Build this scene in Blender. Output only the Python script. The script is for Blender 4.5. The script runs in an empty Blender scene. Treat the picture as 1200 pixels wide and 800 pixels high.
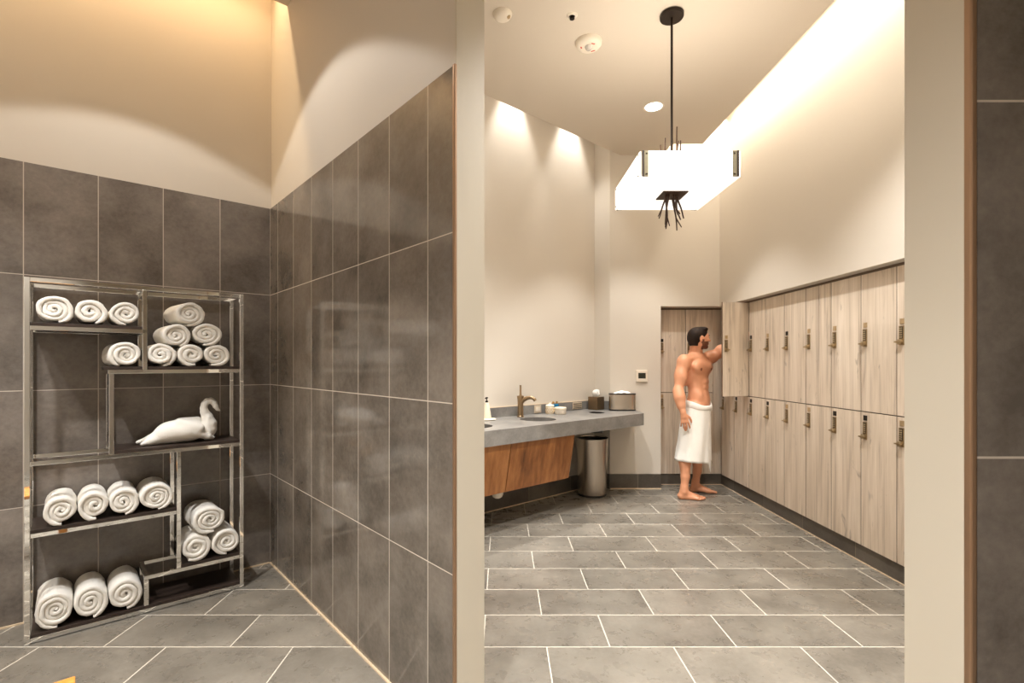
import bpy, bmesh, math, random
import numpy as np
from math import sin, cos, pi, atan, atan2, sqrt, radians
from mathutils import Vector, Matrix, noise

random.seed(7)
SC = bpy.context.scene
COL = SC.collection

# ------------------------------------------------------------------ layout (metres)
ALPHA = atan(0.862)                      # the tiled alcove is turned by this much
D1 = Vector((-sin(ALPHA), cos(ALPHA), 0))   # along the partition, away from the camera
D2 = Vector((cos(ALPHA), sin(ALPHA), 0))    # along the long back wall, to the right
C = Vector((-1.584, 3.405, 0))           # alcove corner (tile face)
V = Vector((-0.148, 4.556, 0))           # a point on the vanity wall
K = Vector((1.040, 5.580, 0))            # end of the vanity wall
B0 = Vector((1.178, 5.420, 0))           # start of the far wall
YB = 5.42
ZC = 3.632                               # ceiling
ZT = 4.25                                # top of the light slots
PART_L = 2.17                            # partition length
PART_W = 0.135
XSOF = 2.375                             # wall above the lockers
ZSOF = 1.985
XDOOR = 2.455
CAM_H = 1.362


def srgb(r, g, b):
    def f(c):
        c /= 255.0
        return c / 12.92 if c <= 0.04045 else ((c + 0.055) / 1.055) ** 2.4
    return (f(r), f(g), f(b), 1.0)


# ------------------------------------------------------------------ materials
def new_mat(name):
    m = bpy.data.materials.new(name)
    m.use_nodes = True
    nt = m.node_tree
    b = nt.nodes['Principled BSDF']
    return m, nt, b


def N(nt, typ, **kw):
    n = nt.nodes.new(typ)
    for k, v in kw.items():
        if k in n.inputs:
            n.inputs[k].default_value = v
        else:
            setattr(n, k, v)
    return n


def L(nt, a, b):
    nt.links.new(a, b)


def flat(name, col, rough=0.5, metal=0.0, spec=0.5, bump=0.0, bscale=200.0, var=0.0, emit=None, estr=0.0, sheen=0.0):
    m, nt, b = new_mat(name)
    b.inputs['Base Color'].default_value = col
    b.inputs['Roughness'].default_value = rough
    b.inputs['Metallic'].default_value = metal
    b.inputs['Specular IOR Level'].default_value = spec
    if sheen:
        b.inputs['Sheen Weight'].default_value = sheen
    tc = N(nt, 'ShaderNodeTexCoord')
    nz = N(nt, 'ShaderNodeTexNoise', Scale=bscale, Detail=4.0)
    L(nt, tc.outputs['Object'], nz.inputs['Vector'])
    if var:
        mx = N(nt, 'ShaderNodeMix', data_type='RGBA')
        mx.inputs[6].default_value = tuple(c * (1 - var) for c in col[:3]) + (1,)
        mx.inputs[7].default_value = tuple(min(1, c * (1 + var)) for c in col[:3]) + (1,)
        n2 = N(nt, 'ShaderNodeTexNoise', Scale=bscale * 0.13, Detail=5.0)
        L(nt, tc.outputs['Object'], n2.inputs['Vector'])
        L(nt, n2.outputs['Fac'], mx.inputs[0])
        L(nt, mx.outputs[2], b.inputs['Base Color'])
    if bump:
        bp = N(nt, 'ShaderNodeBump', Strength=bump, Distance=0.002)
        L(nt, nz.outputs['Fac'], bp.inputs['Height'])
        L(nt, bp.outputs['Normal'], b.inputs['Normal'])
    if emit:
        b.inputs['Emission Color'].default_value = emit
        b.inputs['Emission Strength'].default_value = estr
    return m


def tile_mat(name, w, h, off, base, tint, grout, mortar, ox, oy, rough, blotch=3.0, bump=0.25, spec=0.5):
    """stone-look porcelain tiles laid in metres on the UV map"""
    m, nt, b = new_mat(name)
    uv = N(nt, 'ShaderNodeUVMap')
    mp = N(nt, 'ShaderNodeMapping')
    mp.inputs['Location'].default_value = (ox, oy, 0)
    L(nt, uv.outputs['UV'], mp.inputs['Vector'])
    br = N(nt, 'ShaderNodeTexBrick')
    br.offset = off
    br.offset_frequency = 2
    br.squash = 1.0
    br.inputs['Scale'].default_value = 1.0
    br.inputs['Brick Width'].default_value = w
    br.inputs['Row Height'].default_value = h
    br.inputs['Mortar Size'].default_value = mortar
    br.inputs['Mortar Smooth'].default_value = 0.15
    br.inputs['Bias'].default_value = 0.0
    br.inputs['Color1'].default_value = (0, 0, 0, 1)
    br.inputs['Color2'].default_value = (1, 1, 1, 1)
    L(nt, mp.outputs['Vector'], br.inputs['Vector'])
    # per-tile shift of the stone pattern
    sh = N(nt, 'ShaderNodeVectorMath', operation='MULTIPLY_ADD')
    sh.inputs[1].default_value = (7.3, 5.1, 3.7)
    L(nt, br.outputs['Color'], sh.inputs[0])
    L(nt, mp.outputs['Vector'], sh.inputs[2])
    n1 = N(nt, 'ShaderNodeTexNoise', Scale=blotch, Detail=4.0, Roughness=0.55, Distortion=0.15)
    L(nt, sh.outputs[0], n1.inputs['Vector'])
    n2 = N(nt, 'ShaderNodeTexNoise', Scale=45.0, Detail=6.0, Roughness=0.7)
    L(nt, sh.outputs[0], n2.inputs['Vector'])
    n3 = N(nt, 'ShaderNodeTexNoise', Scale=11.0, Detail=5.0, Roughness=0.6, Distortion=0.2)
    L(nt, sh.outputs[0], n3.inputs['Vector'])
    a1 = N(nt, 'ShaderNodeMath', operation='MULTIPLY_ADD')
    a1.inputs[1].default_value = 0.55
    L(nt, n1.outputs['Fac'], a1.inputs[0])
    a2 = N(nt, 'ShaderNodeMath', operation='MULTIPLY_ADD')
    a2.inputs[1].default_value = 0.25
    L(nt, n2.outputs['Fac'], a2.inputs[0])
    a3 = N(nt, 'ShaderNodeMath', operation='MULTIPLY')
    a3.inputs[1].default_value = 0.12
    L(nt, n3.outputs['Fac'], a3.inputs[0])
    L(nt, a3.outputs[0], a2.inputs[2])
    L(nt, a2.outputs[0], a1.inputs[2])
    rmp = N(nt, 'ShaderNodeMapRange')
    rmp.inputs['From Min'].default_value = 0.33
    rmp.inputs['From Max'].default_value = 0.60
    L(nt, a1.outputs[0], rmp.inputs['Value'])
    mx = N(nt, 'ShaderNodeMix', data_type='RGBA')
    mx.inputs[6].default_value = base
    mx.inputs[7].default_value = tint
    L(nt, rmp.outputs[0], mx.inputs[0])
    # small per-tile brightness change
    pt = N(nt, 'ShaderNodeMapRange')
    pt.inputs['To Min'].default_value = 0.90
    pt.inputs['To Max'].default_value = 1.10
    L(nt, br.outputs['Color'], pt.inputs['Value'])
    ml = N(nt, 'ShaderNodeVectorMath', operation='SCALE')
    L(nt, mx.outputs[2], ml.inputs[0])
    L(nt, pt.outputs[0], ml.inputs['Scale'])
    b.inputs['Specular IOR Level'].default_value = spec
    fin = N(nt, 'ShaderNodeMix', data_type='RGBA')
    L(nt, br.outputs['Fac'], fin.inputs[0])
    L(nt, ml.outputs[0], fin.inputs[6])
    fin.inputs[7].default_value = grout
    L(nt, fin.outputs[2], b.inputs['Base Color'])
    rr = N(nt, 'ShaderNodeMapRange')
    rr.inputs['To Min'].default_value = rough - 0.03
    rr.inputs['To Max'].default_value = rough + 0.05
    L(nt, n3.outputs['Fac'], rr.inputs['Value'])
    r2 = N(nt, 'ShaderNodeMix', data_type='FLOAT')
    L(nt, br.outputs['Fac'], r2.inputs[0])
    L(nt, rr.outputs[0], r2.inputs[2])
    r2.inputs[3].default_value = 0.9
    L(nt, r2.outputs[0], b.inputs['Roughness'])
    hh = N(nt, 'ShaderNodeMath', operation='SUBTRACT')
    hs = N(nt, 'ShaderNodeMath', operation='MULTIPLY')
    hs.inputs[1].default_value = 0.10
    L(nt, n2.outputs['Fac'], hs.inputs[0])
    L(nt, hs.outputs[0], hh.inputs[0])
    L(nt, br.outputs['Fac'], hh.inputs[1])
    bp = N(nt, 'ShaderNodeBump', Strength=bump, Distance=0.0015)
    L(nt, hh.outputs[0], bp.inputs['Height'])
    L(nt, bp.outputs['Normal'], b.inputs['Normal'])
    return m


def wood_mat(name, light, mid, dark, scale=(9, 9, 0.9), knots=True, rough=0.45, contrast=1.0):
    m, nt, b = new_mat(name)
    tc = N(nt, 'ShaderNodeTexCoord')
    oi = N(nt, 'ShaderNodeObjectInfo')
    ad = N(nt, 'ShaderNodeVectorMath', operation='MULTIPLY_ADD')
    cmb = N(nt, 'ShaderNodeCombineXYZ')
    for i in range(3):
        L(nt, oi.outputs['Random'], cmb.inputs[i])
    L(nt, cmb.outputs[0], ad.inputs[0])
    ad.inputs[1].default_value = (31.7, 17.3, 23.9)
    L(nt, tc.outputs['Object'], ad.inputs[2])
    mp = N(nt, 'ShaderNodeMapping')
    mp.inputs['Scale'].default_value = scale
    L(nt, ad.outputs[0], mp.inputs['Vector'])
    n1 = N(nt, 'ShaderNodeTexNoise', Scale=1.0, Detail=6.0, Roughness=0.6, Distortion=0.7)
    L(nt, mp.outputs[0], n1.inputs['Vector'])
    mp2 = N(nt, 'ShaderNodeMapping')
    mp2.inputs['Scale'].default_value = (scale[0] * 9, scale[1] * 9, scale[2] * 2.2)
    L(nt, ad.outputs[0], mp2.inputs['Vector'])
    n2 = N(nt, 'ShaderNodeTexNoise', Scale=1.0, Detail=5.0, Roughness=0.6)
    L(nt, mp2.outputs[0], n2.inputs['Vector'])
    s = N(nt, 'ShaderNodeMath', operation='MULTIPLY_ADD')
    s.inputs[1].default_value = 0.42
    L(nt, n2.outputs['Fac'], s.inputs[0])
    s0 = N(nt, 'ShaderNodeMath', operation='MULTIPLY')
    s0.inputs[1].default_value = 0.62
    L(nt, n1.outputs['Fac'], s0.inputs[0])
    L(nt, s0.outputs[0], s.inputs[2])
    cr = N(nt, 'ShaderNodeValToRGB')
    e = cr.color_ramp.elements
    e[0].position = 0.5 - 0.17 / contrast
    e[0].color = dark
    e[1].position = 0.5 + 0.16 / contrast
    e[1].color = light
    k = cr.color_ramp.elements.new(0.49)
    k.color = mid
    L(nt, s.outputs[0], cr.inputs['Fac'])
    out = cr.outputs['Color']
    if knots:
        mp3 = N(nt, 'ShaderNodeMapping')
        mp3.inputs['Scale'].default_value = (11, 11, 3.6)
        L(nt, ad.outputs[0], mp3.inputs['Vector'])
        n3 = N(nt, 'ShaderNodeTexNoise', Scale=1.0, Detail=3.0, Roughness=0.55, Distortion=1.2)
        L(nt, mp3.outputs[0], n3.inputs['Vector'])
        r3 = N(nt, 'ShaderNodeMapRange')
        r3.inputs['From Min'].default_value = 0.65
        r3.inputs['From Max'].default_value = 0.82
        L(nt, n3.outputs['Fac'], r3.inputs['Value'])
        km = N(nt, 'ShaderNodeMix', data_type='RGBA')
        L(nt, r3.outputs[0], km.inputs[0])
        L(nt, out, km.inputs[6])
        km.inputs[7].default_value = tuple(c * 0.42 for c in dark[:3]) + (1,)
        out = km.outputs[2]
    L(nt, out, b.inputs['Base Color'])
    b.inputs['Roughness'].default_value = rough
    bp = N(nt, 'ShaderNodeBump', Strength=0.12, Distance=0.001)
    L(nt, s.outputs[0], bp.inputs['Height'])
    L(nt, bp.outputs['Normal'], b.inputs['Normal'])
    return m


M = {}
M['paint'] = flat('warm_wall_paint', srgb(212, 204, 192), 0.62, bump=0.05, bscale=350)
M['ceiling'] = flat('ceiling_paint', srgb(200, 189, 174), 0.8, bump=0.03, bscale=300)
M['reveal'] = flat('reveal_paint', srgb(208, 200, 184), 0.5, bump=0.03, bscale=300)
GROUT = srgb(196, 184, 166)
M['floor'] = tile_mat('floor_tile', 0.6096, 0.3048, 0.5, srgb(104, 99, 91), srgb(146, 140, 130), srgb(214, 207, 194), 0.0030,
                      -0.216 + 0.3048 + 0.6096 * 40, -2.087 + 0.3048 * 40, 0.27)
M['tile'] = tile_mat('wall_tile', 0.305, 0.6096, 0.0, srgb(94, 87, 81), srgb(140, 131, 123), srgb(196, 185, 172), 0.0022,
                     0.305 * 40, 0.6096 * 10, 0.22, blotch=3.4, spec=0.8)
M['tile_part'] = tile_mat('partition_tile', 0.305, 0.6096, 0.0, srgb(88, 81, 73), srgb(132, 123, 113), srgb(200, 189, 175), 0.0022,
                          0.305 * 40 - 0.165, 0.6096 * 10, 0.105, blotch=3.4, bump=0.06, spec=0.9)
M['base'] = tile_mat('base_tile', 0.6096, 0.5, 0.0, srgb(72, 66, 59), srgb(104, 97, 88), srgb(150, 138, 122), 0.0022,
                     0.3 + 0.6096 * 40, 0.1 + 0.5 * 10, 0.35)
M['caulk'] = flat('beige_caulk', srgb(222, 200, 170), 0.6, bump=0.05)
M['bronze_trim'] = flat('bronze_edge_trim', srgb(168, 138, 112), 0.38, metal=0.75)
M['chrome'] = flat('chrome', srgb(246, 246, 244), 0.035, metal=1.0)
M['dark_wood'] = wood_mat('dark_walnut_shelf', srgb(66, 54, 48), srgb(50, 40, 35), srgb(34, 27, 23), scale=(1.2, 10, 10), knots=False, rough=0.4)
M['terry'] = flat('white_terry', srgb(243, 240, 233), 0.95, bump=1.0, bscale=170, var=0.04, sheen=0.25, spec=0.2)
M['terry_swan'] = flat('white_terry_swan', srgb(243, 240, 233), 0.95, bump=0.8, bscale=150, var=0.03, sheen=0.25, spec=0.2)
M['oak'] = wood_mat('pale_oak_laminate', srgb(228, 214, 197), srgb(208, 192, 173), srgb(154, 137, 121), scale=(13, 13, 0.9))
M['door_edge'] = flat('door_edge', srgb(112, 92, 74), 0.5)
M['carcass'] = flat('locker_carcass', srgb(64, 52, 44), 0.6, var=0.05)
M['lock_metal'] = flat('brushed_bronze_lock', srgb(166, 145, 112), 0.32, metal=0.9)
M['plate'] = flat('pale_metal_plate', srgb(206, 190, 168), 0.4, metal=0.15)
M['lock_dark'] = flat('lock_keypad_dark', srgb(52, 42, 33), 0.4, metal=0.3)
M['lock_key'] = flat('lock_keys', srgb(180, 162, 132), 0.35, metal=0.7)
M['plate_dark'] = flat('number_plate_dark', srgb(38, 32, 28), 0.35, metal=0.4)
M['plate_light'] = flat('number_plate_shine', srgb(196, 172, 136), 0.4, metal=0.7)  # lighter copy: light reflected by a plate, put into its colour
M['stone'] = tile_mat('counter_stone', 3.0, 3.0, 0.0, srgb(112, 110, 108), srgb(152, 149, 144), srgb(120, 115, 108), 0.0, 1.5, 1.5, 0.34, blotch=5.0, bump=0.05)
M['walnut'] = wood_mat('walnut_apron', srgb(178, 122, 72), srgb(142, 90, 48), srgb(90, 54, 27), scale=(3.2, 3.2, 0.9), knots=False, rough=0.4)
M['sink'] = flat('dark_sink', srgb(58, 50, 44), 0.3)
M['nickel'] = flat('brushed_nickel_warm', srgb(158, 136, 108), 0.3, metal=1.0)
M['steel'] = flat('brushed_steel', srgb(200, 190, 178), 0.26, metal=1.0)
M['black'] = flat('black_plastic', srgb(18, 16, 14), 0.4)
M['tissue_bronze'] = flat('tissue_cover_bronze', srgb(132, 112, 88), 0.35, metal=0.8)
M['paper'] = flat('white_paper', srgb(246, 244, 240), 0.9, bump=0.3, bscale=90)
M['white_plastic'] = flat('white_plastic', srgb(226, 216, 200), 0.45)
M['cream'] = flat('cream_ceramic', srgb(236, 224, 202), 0.35)
M['screen'] = flat('dark_screen', srgb(40, 40, 30), 0.2)
M['blue'] = flat('blue_liquid', srgb(20, 110, 150), 0.15)
M['gold'] = flat('gold_cap', srgb(190, 150, 96), 0.3, metal=0.8)
M['red'] = flat('red_marking', srgb(196, 70, 60), 0.6)
M['clear_lens'] = flat('strobe_lens', srgb(226, 222, 216), 0.08, metal=0.5)
M['iron'] = flat('dark_iron', srgb(44, 34, 27), 0.45, metal=0.6)
M['bronze_twig'] = flat('bronze_twig', srgb(66, 46, 32), 0.5, metal=0.4)
M['clip'] = flat('antique_clip', srgb(112, 104, 84), 0.45, metal=0.7, var=0.25, bscale=300)


def lit_glass(name, strength):
    m, nt, b = new_mat(name)
    b.inputs['Base Color'].default_value = srgb(240, 234, 224)
    b.inputs['Roughness'].default_value = 0.4
    tc = N(nt, 'ShaderNodeTexCoord')
    nz = N(nt, 'ShaderNodeTexNoise', Scale=5.0, Detail=4.0, Distortion=1.2)
    L(nt, tc.outputs['Object'], nz.inputs['Vector'])
    mr = N(nt, 'ShaderNodeMapRange')
    mr.inputs['From Min'].default_value = 0.3
    mr.inputs['From Max'].default_value = 0.7
    mr.inputs['To Min'].default_value = strength * 0.78
    mr.inputs['To Max'].default_value = strength * 1.12
    L(nt, nz.outputs['Fac'], mr.inputs['Value'])
    b.inputs['Emission Color'].default_value = (1.0, 0.97, 0.92, 1)
    L(nt, mr.outputs[0], b.inputs['Emission Strength'])
    return m


M['glass'] = lit_glass('frosted_glass_lit', 0.36)
M['glass_b'] = lit_glass('frosted_glass_lit_bottom', 0.44)
M['lamp'] = flat('lit_downlight', (1, 1, 1, 1), 0.5, emit=(1.0, 0.96, 0.88, 1), estr=6.0)
M['lamp_strip'] = flat('lit_strip', (1, 1, 1, 1), 0.5, emit=(1.0, 0.80, 0.55, 1), estr=3.0)
M['teak'] = wood_mat('teak_slats', srgb(216, 156, 78), srgb(190, 126, 54), srgb(140, 86, 32), scale=(1.2, 16, 16), knots=False, rough=0.4)
M['skin'] = flat('skin', srgb(224, 160, 124), 0.36, var=0.10, bscale=60, bump=0.04)
M['beard'] = flat('stubble', srgb(120, 74, 52), 0.6, var=0.25, bscale=900)
M['lip'] = flat('lips', srgb(176, 96, 80), 0.4)
M['nipple'] = flat('areola', srgb(140, 78, 58), 0.5)
M['hair'] = flat('dark_brown_hair', srgb(34, 21, 14), 0.6, spec=0.25, bump=0.8, bscale=260)
M['eye'] = flat('eyeball', srgb(60, 40, 30), 0.2)
M['tile_trim'] = flat('tile_edge', srgb(70, 62, 54), 0.5)


# ------------------------------------------------------------------ mesh helpers
def empty(name, label, cat, loc=(0, 0, 0), rz=0.0, group=None):
    o = bpy.data.objects.new(name, None)
    o.empty_display_size = 0.1
    COL.objects.link(o)
    o.location = loc
    o.rotation_euler = (0, 0, rz)
    o['label'] = label
    o['category'] = cat
    if group:
        o['group'] = group
    return o


def tag(o, label, cat, group=None):
    o['label'] = label
    o['category'] = cat
    if group:
        o['group'] = group
    return o


def obj(name, bm, mats, parent=None, smooth=False, bevel=0.0, angle=35, recalc=True):
    if recalc:
        bmesh.ops.recalc_face_normals(bm, faces=bm.faces[:])
    me = bpy.data.meshes.new(name)
    bm.to_mesh(me)
    bm.free()
    o = bpy.data.objects.new(name, me)
    COL.objects.link(o)
    for m in (mats if isinstance(mats, (list, tuple)) else [mats]):
        me.materials.append(m)
    if parent:
        o.parent = parent
    if smooth:
        for p in me.polygons:
            p.use_smooth = True
        if smooth == 'auto':
            me.set_sharp_from_angle(angle=radians(angle))
    if bevel:
        md = o.modifiers.new('bevel', 'BEVEL')
        md.width = bevel
        md.segments = 2
        md.limit_method = 'ANGLE'
        md.harden_normals = False
    return o


def struct(name, bm, mats, **kw):
    o = obj(name, bm, mats, **kw)
    o['kind'] = 'structure'
    return o


def box(bm, x0, x1, y0, y1, z0, z1, mi=0, mat=None):
    vs = [Vector((x, y, z)) for z in (z0, z1) for y in (y0, y1) for x in (x0, x1)]
    if mat is not None:
        vs = [mat @ v for v in vs]
    v = [bm.verts.new(p) for p in vs]
    fs = [(0, 2, 3, 1), (4, 5, 7, 6), (0, 1, 5, 4), (2, 6, 7, 3), (0, 4, 6, 2), (1, 3, 7, 5)]
    out = []
    for f in fs:
        face = bm.faces.new([v[i] for i in f])
        face.material_index = mi
        out.append(face)
    return out


def prism(bm, pts, z0, z1, mi=0):
    lo = [bm.verts.new((p[0], p[1], z0)) for p in pts]
    hi = [bm.verts.new((p[0], p[1], z1)) for p in pts]
    n = len(pts)
    f = [bm.faces.new(lo[::-1]), bm.faces.new(hi)]
    for i in range(n):
        f.append(bm.faces.new((lo[i], lo[(i + 1) % n], hi[(i + 1) % n], hi[i])))
    for q in f:
        q.material_index = mi
    return f


def tube(bm, pts, rad, seg=8, mi=0, caps=True):
    pts = [Vector(p) for p in pts]
    rads = rad if isinstance(rad, (list, tuple)) else [rad] * len(pts)
    rings = []
    up = None
    for i, p in enumerate(pts):
        t = (pts[min(i + 1, len(pts) - 1)] - pts[max(i - 1, 0)]).normalized()
        if up is None:
            up = Vector((0, 0, 1)) if abs(t.z) < 0.9 else Vector((1, 0, 0))
        a = t.cross(up).normalized()
        up = a.cross(t).normalized()
        rings.append([bm.verts.new(p + (a * cos(2 * pi * k / seg) + up * sin(2 * pi * k / seg)) * rads[i]) for k in range(seg)])
    for r0, r1 in zip(rings, rings[1:]):
        for k in range(seg):
            f = bm.faces.new((r0[k], r0[(k + 1) % seg], r1[(k + 1) % seg], r1[k]))
            f.material_index = mi
    if caps:
        bm.faces.new(rings[0][::-1]).material_index = mi
        bm.faces.new(rings[-1]).material_index = mi


def lathe(bm, prof, seg=32, mi=0, center=(0, 0, 0), sx=1.0, sy=1.0, close=True):
    """prof: list of (r, z); r = 0 gives a pole"""
    cx, cy, cz = center
    rings = []
    for r, z in prof:
        if r < 1e-6:
            rings.append([bm.verts.new((cx, cy, cz + z))])
        else:
            rings.append([bm.verts.new((cx + sx * r * cos(2 * pi * k / seg), cy + sy * r * sin(2 * pi * k / seg), cz + z)) for k in range(seg)])
    for a, b in zip(rings, rings[1:]):
        for k in range(seg):
            k2 = (k + 1) % seg
            if len(a) == 1 and len(b) == 1:
                continue
            if len(a) == 1:
                f = bm.faces.new((a[0], b[k2], b[k]))
            elif len(b) == 1:
                f = bm.faces.new((a[k], a[k2], b[0]))
            else:
                f = bm.faces.new((a[k], a[k2], b[k2], b[k]))
            f.material_index = mi


def set_uv(o, fn):
    me = o.data
    uv = me.uv_layers.new(name='UVMap')
    for p in me.polygons:
        for li in p.loop_indices:
            co = o.matrix_world @ me.vertices[me.loops[li].vertex_index].co
            uv.data[li].uv = fn(co, p.normal)


def BM():
    return bmesh.new()


def frame(origin, xdir, z=0.0):
    """matrix whose local x runs along xdir and local z is up"""
    x = Vector(xdir).normalized()
    zv = Vector((0, 0, 1))
    y = zv.cross(x)
    return Matrix(((x.x, y.x, 0, origin[0]), (x.y, y.y, 0, origin[1]), (x.z, y.z, 1, z), (0, 0, 0, 1)))


# ------------------------------------------------------------------ distance-field mesher
def _smin(a, b, k):
    h = np.maximum(k - np.abs(a - b), 0.0)
    return np.minimum(a, b) - h * h / (4 * k)


class SDF:
    def __init__(self, lo, hi, h):
        self.h = h
        self.lo = np.array(lo, dtype=np.float32)
        n = np.ceil((np.array(hi) - np.array(lo)) / h).astype(int) + 1
        self.n = n
        self.f = np.full(tuple(n), 1.0, dtype=np.float32)

    def _win(self, lo, hi):
        a = np.maximum(np.floor((np.array(lo) - self.lo) / self.h).astype(int), 0)
        b = np.minimum(np.ceil((np.array(hi) - self.lo) / self.h).astype(int) + 1, self.n)
        g = [self.lo[i] + self.h * np.arange(a[i], b[i], dtype=np.float32) for i in range(3)]
        X, Y, Z = np.meshgrid(*g, indexing='ij', sparse=True)
        return tuple(slice(a[i], b[i]) for i in range(3)), X, Y, Z

    def _put(self, sl, d, k, sub):
        cur = self.f[sl]
        self.f[sl] = -_smin(-cur, d, k) if sub else _smin(cur, d, k)

    def cap(self, p, q, r0, r1=None, k=0.02, sub=False):
        r1 = r0 if r1 is None else r1
        p = np.array(p, dtype=np.float32)
        q = np.array(q, dtype=np.float32)
        m = max(r0, r1) + k + 3 * self.h
        sl, X, Y, Z = self._win(np.minimum(p, q) - m, np.maximum(p, q) + m)
        d = q - p
        dd = float(d @ d) + 1e-9
        t = np.clip(((X - p[0]) * d[0] + (Y - p[1]) * d[1] + (Z - p[2]) * d[2]) / dd, 0, 1)
        dist = np.sqrt((X - p[0] - t * d[0]) ** 2 + (Y - p[1] - t * d[1]) ** 2 + (Z - p[2] - t * d[2]) ** 2) - (r0 + (r1 - r0) * t)
        self._put(sl, dist, k, sub)

    def chain(self, pts, rads, k=0.02):
        for i in range(len(pts) - 1):
            self.cap(pts[i], pts[i + 1], rads[i], rads[i + 1], k)

    def ell(self, c, r, R=None, k=0.02, sub=False):
        c = np.array(c, dtype=np.float32)
        r = np.array(r, dtype=np.float32)
        m = float(r.max()) + k + 3 * self.h
        sl, X, Y, Z = self._win(c - m, c + m)
        A = np.eye(3) if R is None else np.array(R)      # rows = local axes
        dx, dy, dz = X - c[0], Y - c[1], Z - c[2]
        u = [(A[i][0] * dx + A[i][1] * dy + A[i][2] * dz) for i in range(3)]
        k0 = np.sqrt(sum((u[i] / r[i]) ** 2 for i in range(3))) + 1e-6
        k1 = np.sqrt(sum((u[i] / (r[i] * r[i])) ** 2 for i in range(3))) + 1e-6
        self._put(sl, (k0 * (k0 - 1) / k1).astype(np.float32), k, sub)

    def mesh(self):
        f = self.f
        ins = f < 0
        nx, ny, nz = f.shape
        # cells with a sign change
        cnt = np.zeros((nx - 1, ny - 1, nz - 1), dtype=np.int8)
        for i in (0, 1):
            for j in (0, 1):
                for l in (0, 1):
                    cnt += ins[i:nx - 1 + i, j:ny - 1 + j, l:nz - 1 + l]
        act = (cnt > 0) & (cnt < 8)
        idx = np.argwhere(act)
        ids = np.full(act.shape, -1, dtype=np.int64)
        ids[tuple(idx.T)] = np.arange(len(idx))
        acc = np.zeros((len(idx), 3))
        num = np.zeros(len(idx))
        corners = [(i, j, l) for i in (0, 1) for j in (0, 1) for l in (0, 1)]
        for a in corners:
            for ax in range(3):
                if a[ax]:
                    continue
                b = list(a)
                b[ax] = 1
                fa = f[idx[:, 0] + a[0], idx[:, 1] + a[1], idx[:, 2] + a[2]]
                fb = f[idx[:, 0] + b[0], idx[:, 1] + b[1], idx[:, 2] + b[2]]
                cr = (fa < 0) != (fb < 0)
                t = np.where(cr, fa / np.where(cr, fa - fb, 1), 0)
                pos = np.array(a, dtype=float)[None, :].repeat(len(idx), 0)
                pos[:, ax] += t
                acc[cr] += pos[cr]
                num[cr] += 1
        verts = self.lo + self.h * (idx + acc / num[:, None])
        faces = []
        for ax in range(3):
            o1, o2 = [a for a in range(3) if a != ax]
            s0 = [slice(None)] * 3
            s1 = [slice(None)] * 3
            s0[ax] = slice(0, -1)
            s1[ax] = slice(1, None)
            A, B = ins[tuple(s0)], ins[tuple(s1)]
            e = np.argwhere(A != B)
            ok = np.all([(e[:, o] > 0) & (e[:, o] < f.shape[o] - 1) for o in (o1, o2)], axis=0)
            e = e[ok]
            flip = A[tuple(e.T)]
            q = []
            for da, db in ((-1, -1), (0, -1), (0, 0), (-1, 0)):
                c = e.copy()
                c[:, o1] += da
                c[:, o2] += db
                q.append(ids[tuple(c.T)])
            q = np.stack(q, 1)
            if ax == 1:
                flip = ~flip
            q[~flip] = q[~flip][:, ::-1]
            faces.append(q)
        return verts, np.concatenate(faces)


def sdf_obj(name, S, mats, parent=None, smooth_iter=2, select=None, mat_fn=None, local=None):
    v, f = S.mesh()
    if local is not None:
        M4 = np.array(local)
        v = v @ M4[:3, :3].T + M4[:3, 3]
    me = bpy.data.meshes.new(name)
    me.from_pydata(v.tolist(), [], f.tolist())
    me.update()
    o = bpy.data.objects.new(name, me)
    COL.objects.link(o)
    for m in mats:
        me.materials.append(m)
    if parent:
        o.parent = parent
    me.polygons.foreach_set('use_smooth', [True] * len(me.polygons))
    if mat_fn is not None:
        cen = v[f].mean(1)
        me.polygons.foreach_set('material_index', mat_fn(cen).astype(int).tolist())
    if smooth_iter:
        md = o.modifiers.new('smooth', 'SMOOTH')
        md.factor = 0.5
        md.iterations = smooth_iter
    return o


# ================================================================== ROOM
def uv_wall(origin, xd):
    o = Vector(origin)
    xd = Vector(xd)

    def fn(co, n):
        return ((co - o).dot(xd), co.z)
    return fn


# floor
bm = BM()
box(bm, -6, 4, -2.2, 7.5, -0.1, 0)
o = struct('floor', bm, M['floor'])
set_uv(o, lambda co, n: (co.x, co.y))

# ceiling with the light slots left open, and the closed top of the slots
slotA = C + D1 * -0.31
slotV = Vector((1.292, 5.42, 0))
L0 = C - D2 * 2.6
# outline walks round the slots: lockers side, back, vanity wall, alcove wall
bm = BM()
outl = [(2.62, -1.75), (2.62, 0.93), (2.08, 0.93), (2.08, 5.148), (1.757, 5.148), (1.757, 5.44), (1.31, 5.44), (1.292, 5.42)]
p_left = L0 + D1 * -0.31
pr = L0 - D1 * 3.95
outl += [tuple(p_left.xy), tuple(pr.xy)]
prism(bm, outl, ZC, ZT + 0.002)
o = struct('ceiling', bm, M['ceiling'])
bm = BM()
box(bm, -6, 4, -2.2, 7.5, ZT, ZT + 0.1)
struct('ceiling_slot', bm, M['paint'])

# long back wall: tiled alcove part (tile proud of the paint) and painted vanity part
TH = 0.01
PT = C + D2 * PART_W                       # far face of the partition starts here
bm = BM()
mt = frame(C, D2)
box(bm, -2.75, PART_W * 0.5, TH, 0.25, 0, ZT, 0, mt)
box(bm, -2.75, 0.0, 0, TH, 0, 2.42, 1, mt)
o = struct('wall_alcove', bm, [M['paint'], M['tile']])
set_uv(o, uv_wall(C, -D2))
bm = BM()
mt = frame(V, D2)
sK = (K - V).dot(D2)
box(bm, -1.80, sK + 0.0, 0, 0.25, 0, ZT, 0, mt)
o = struct('wall_vanity', bm, [M['paint']])
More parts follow.
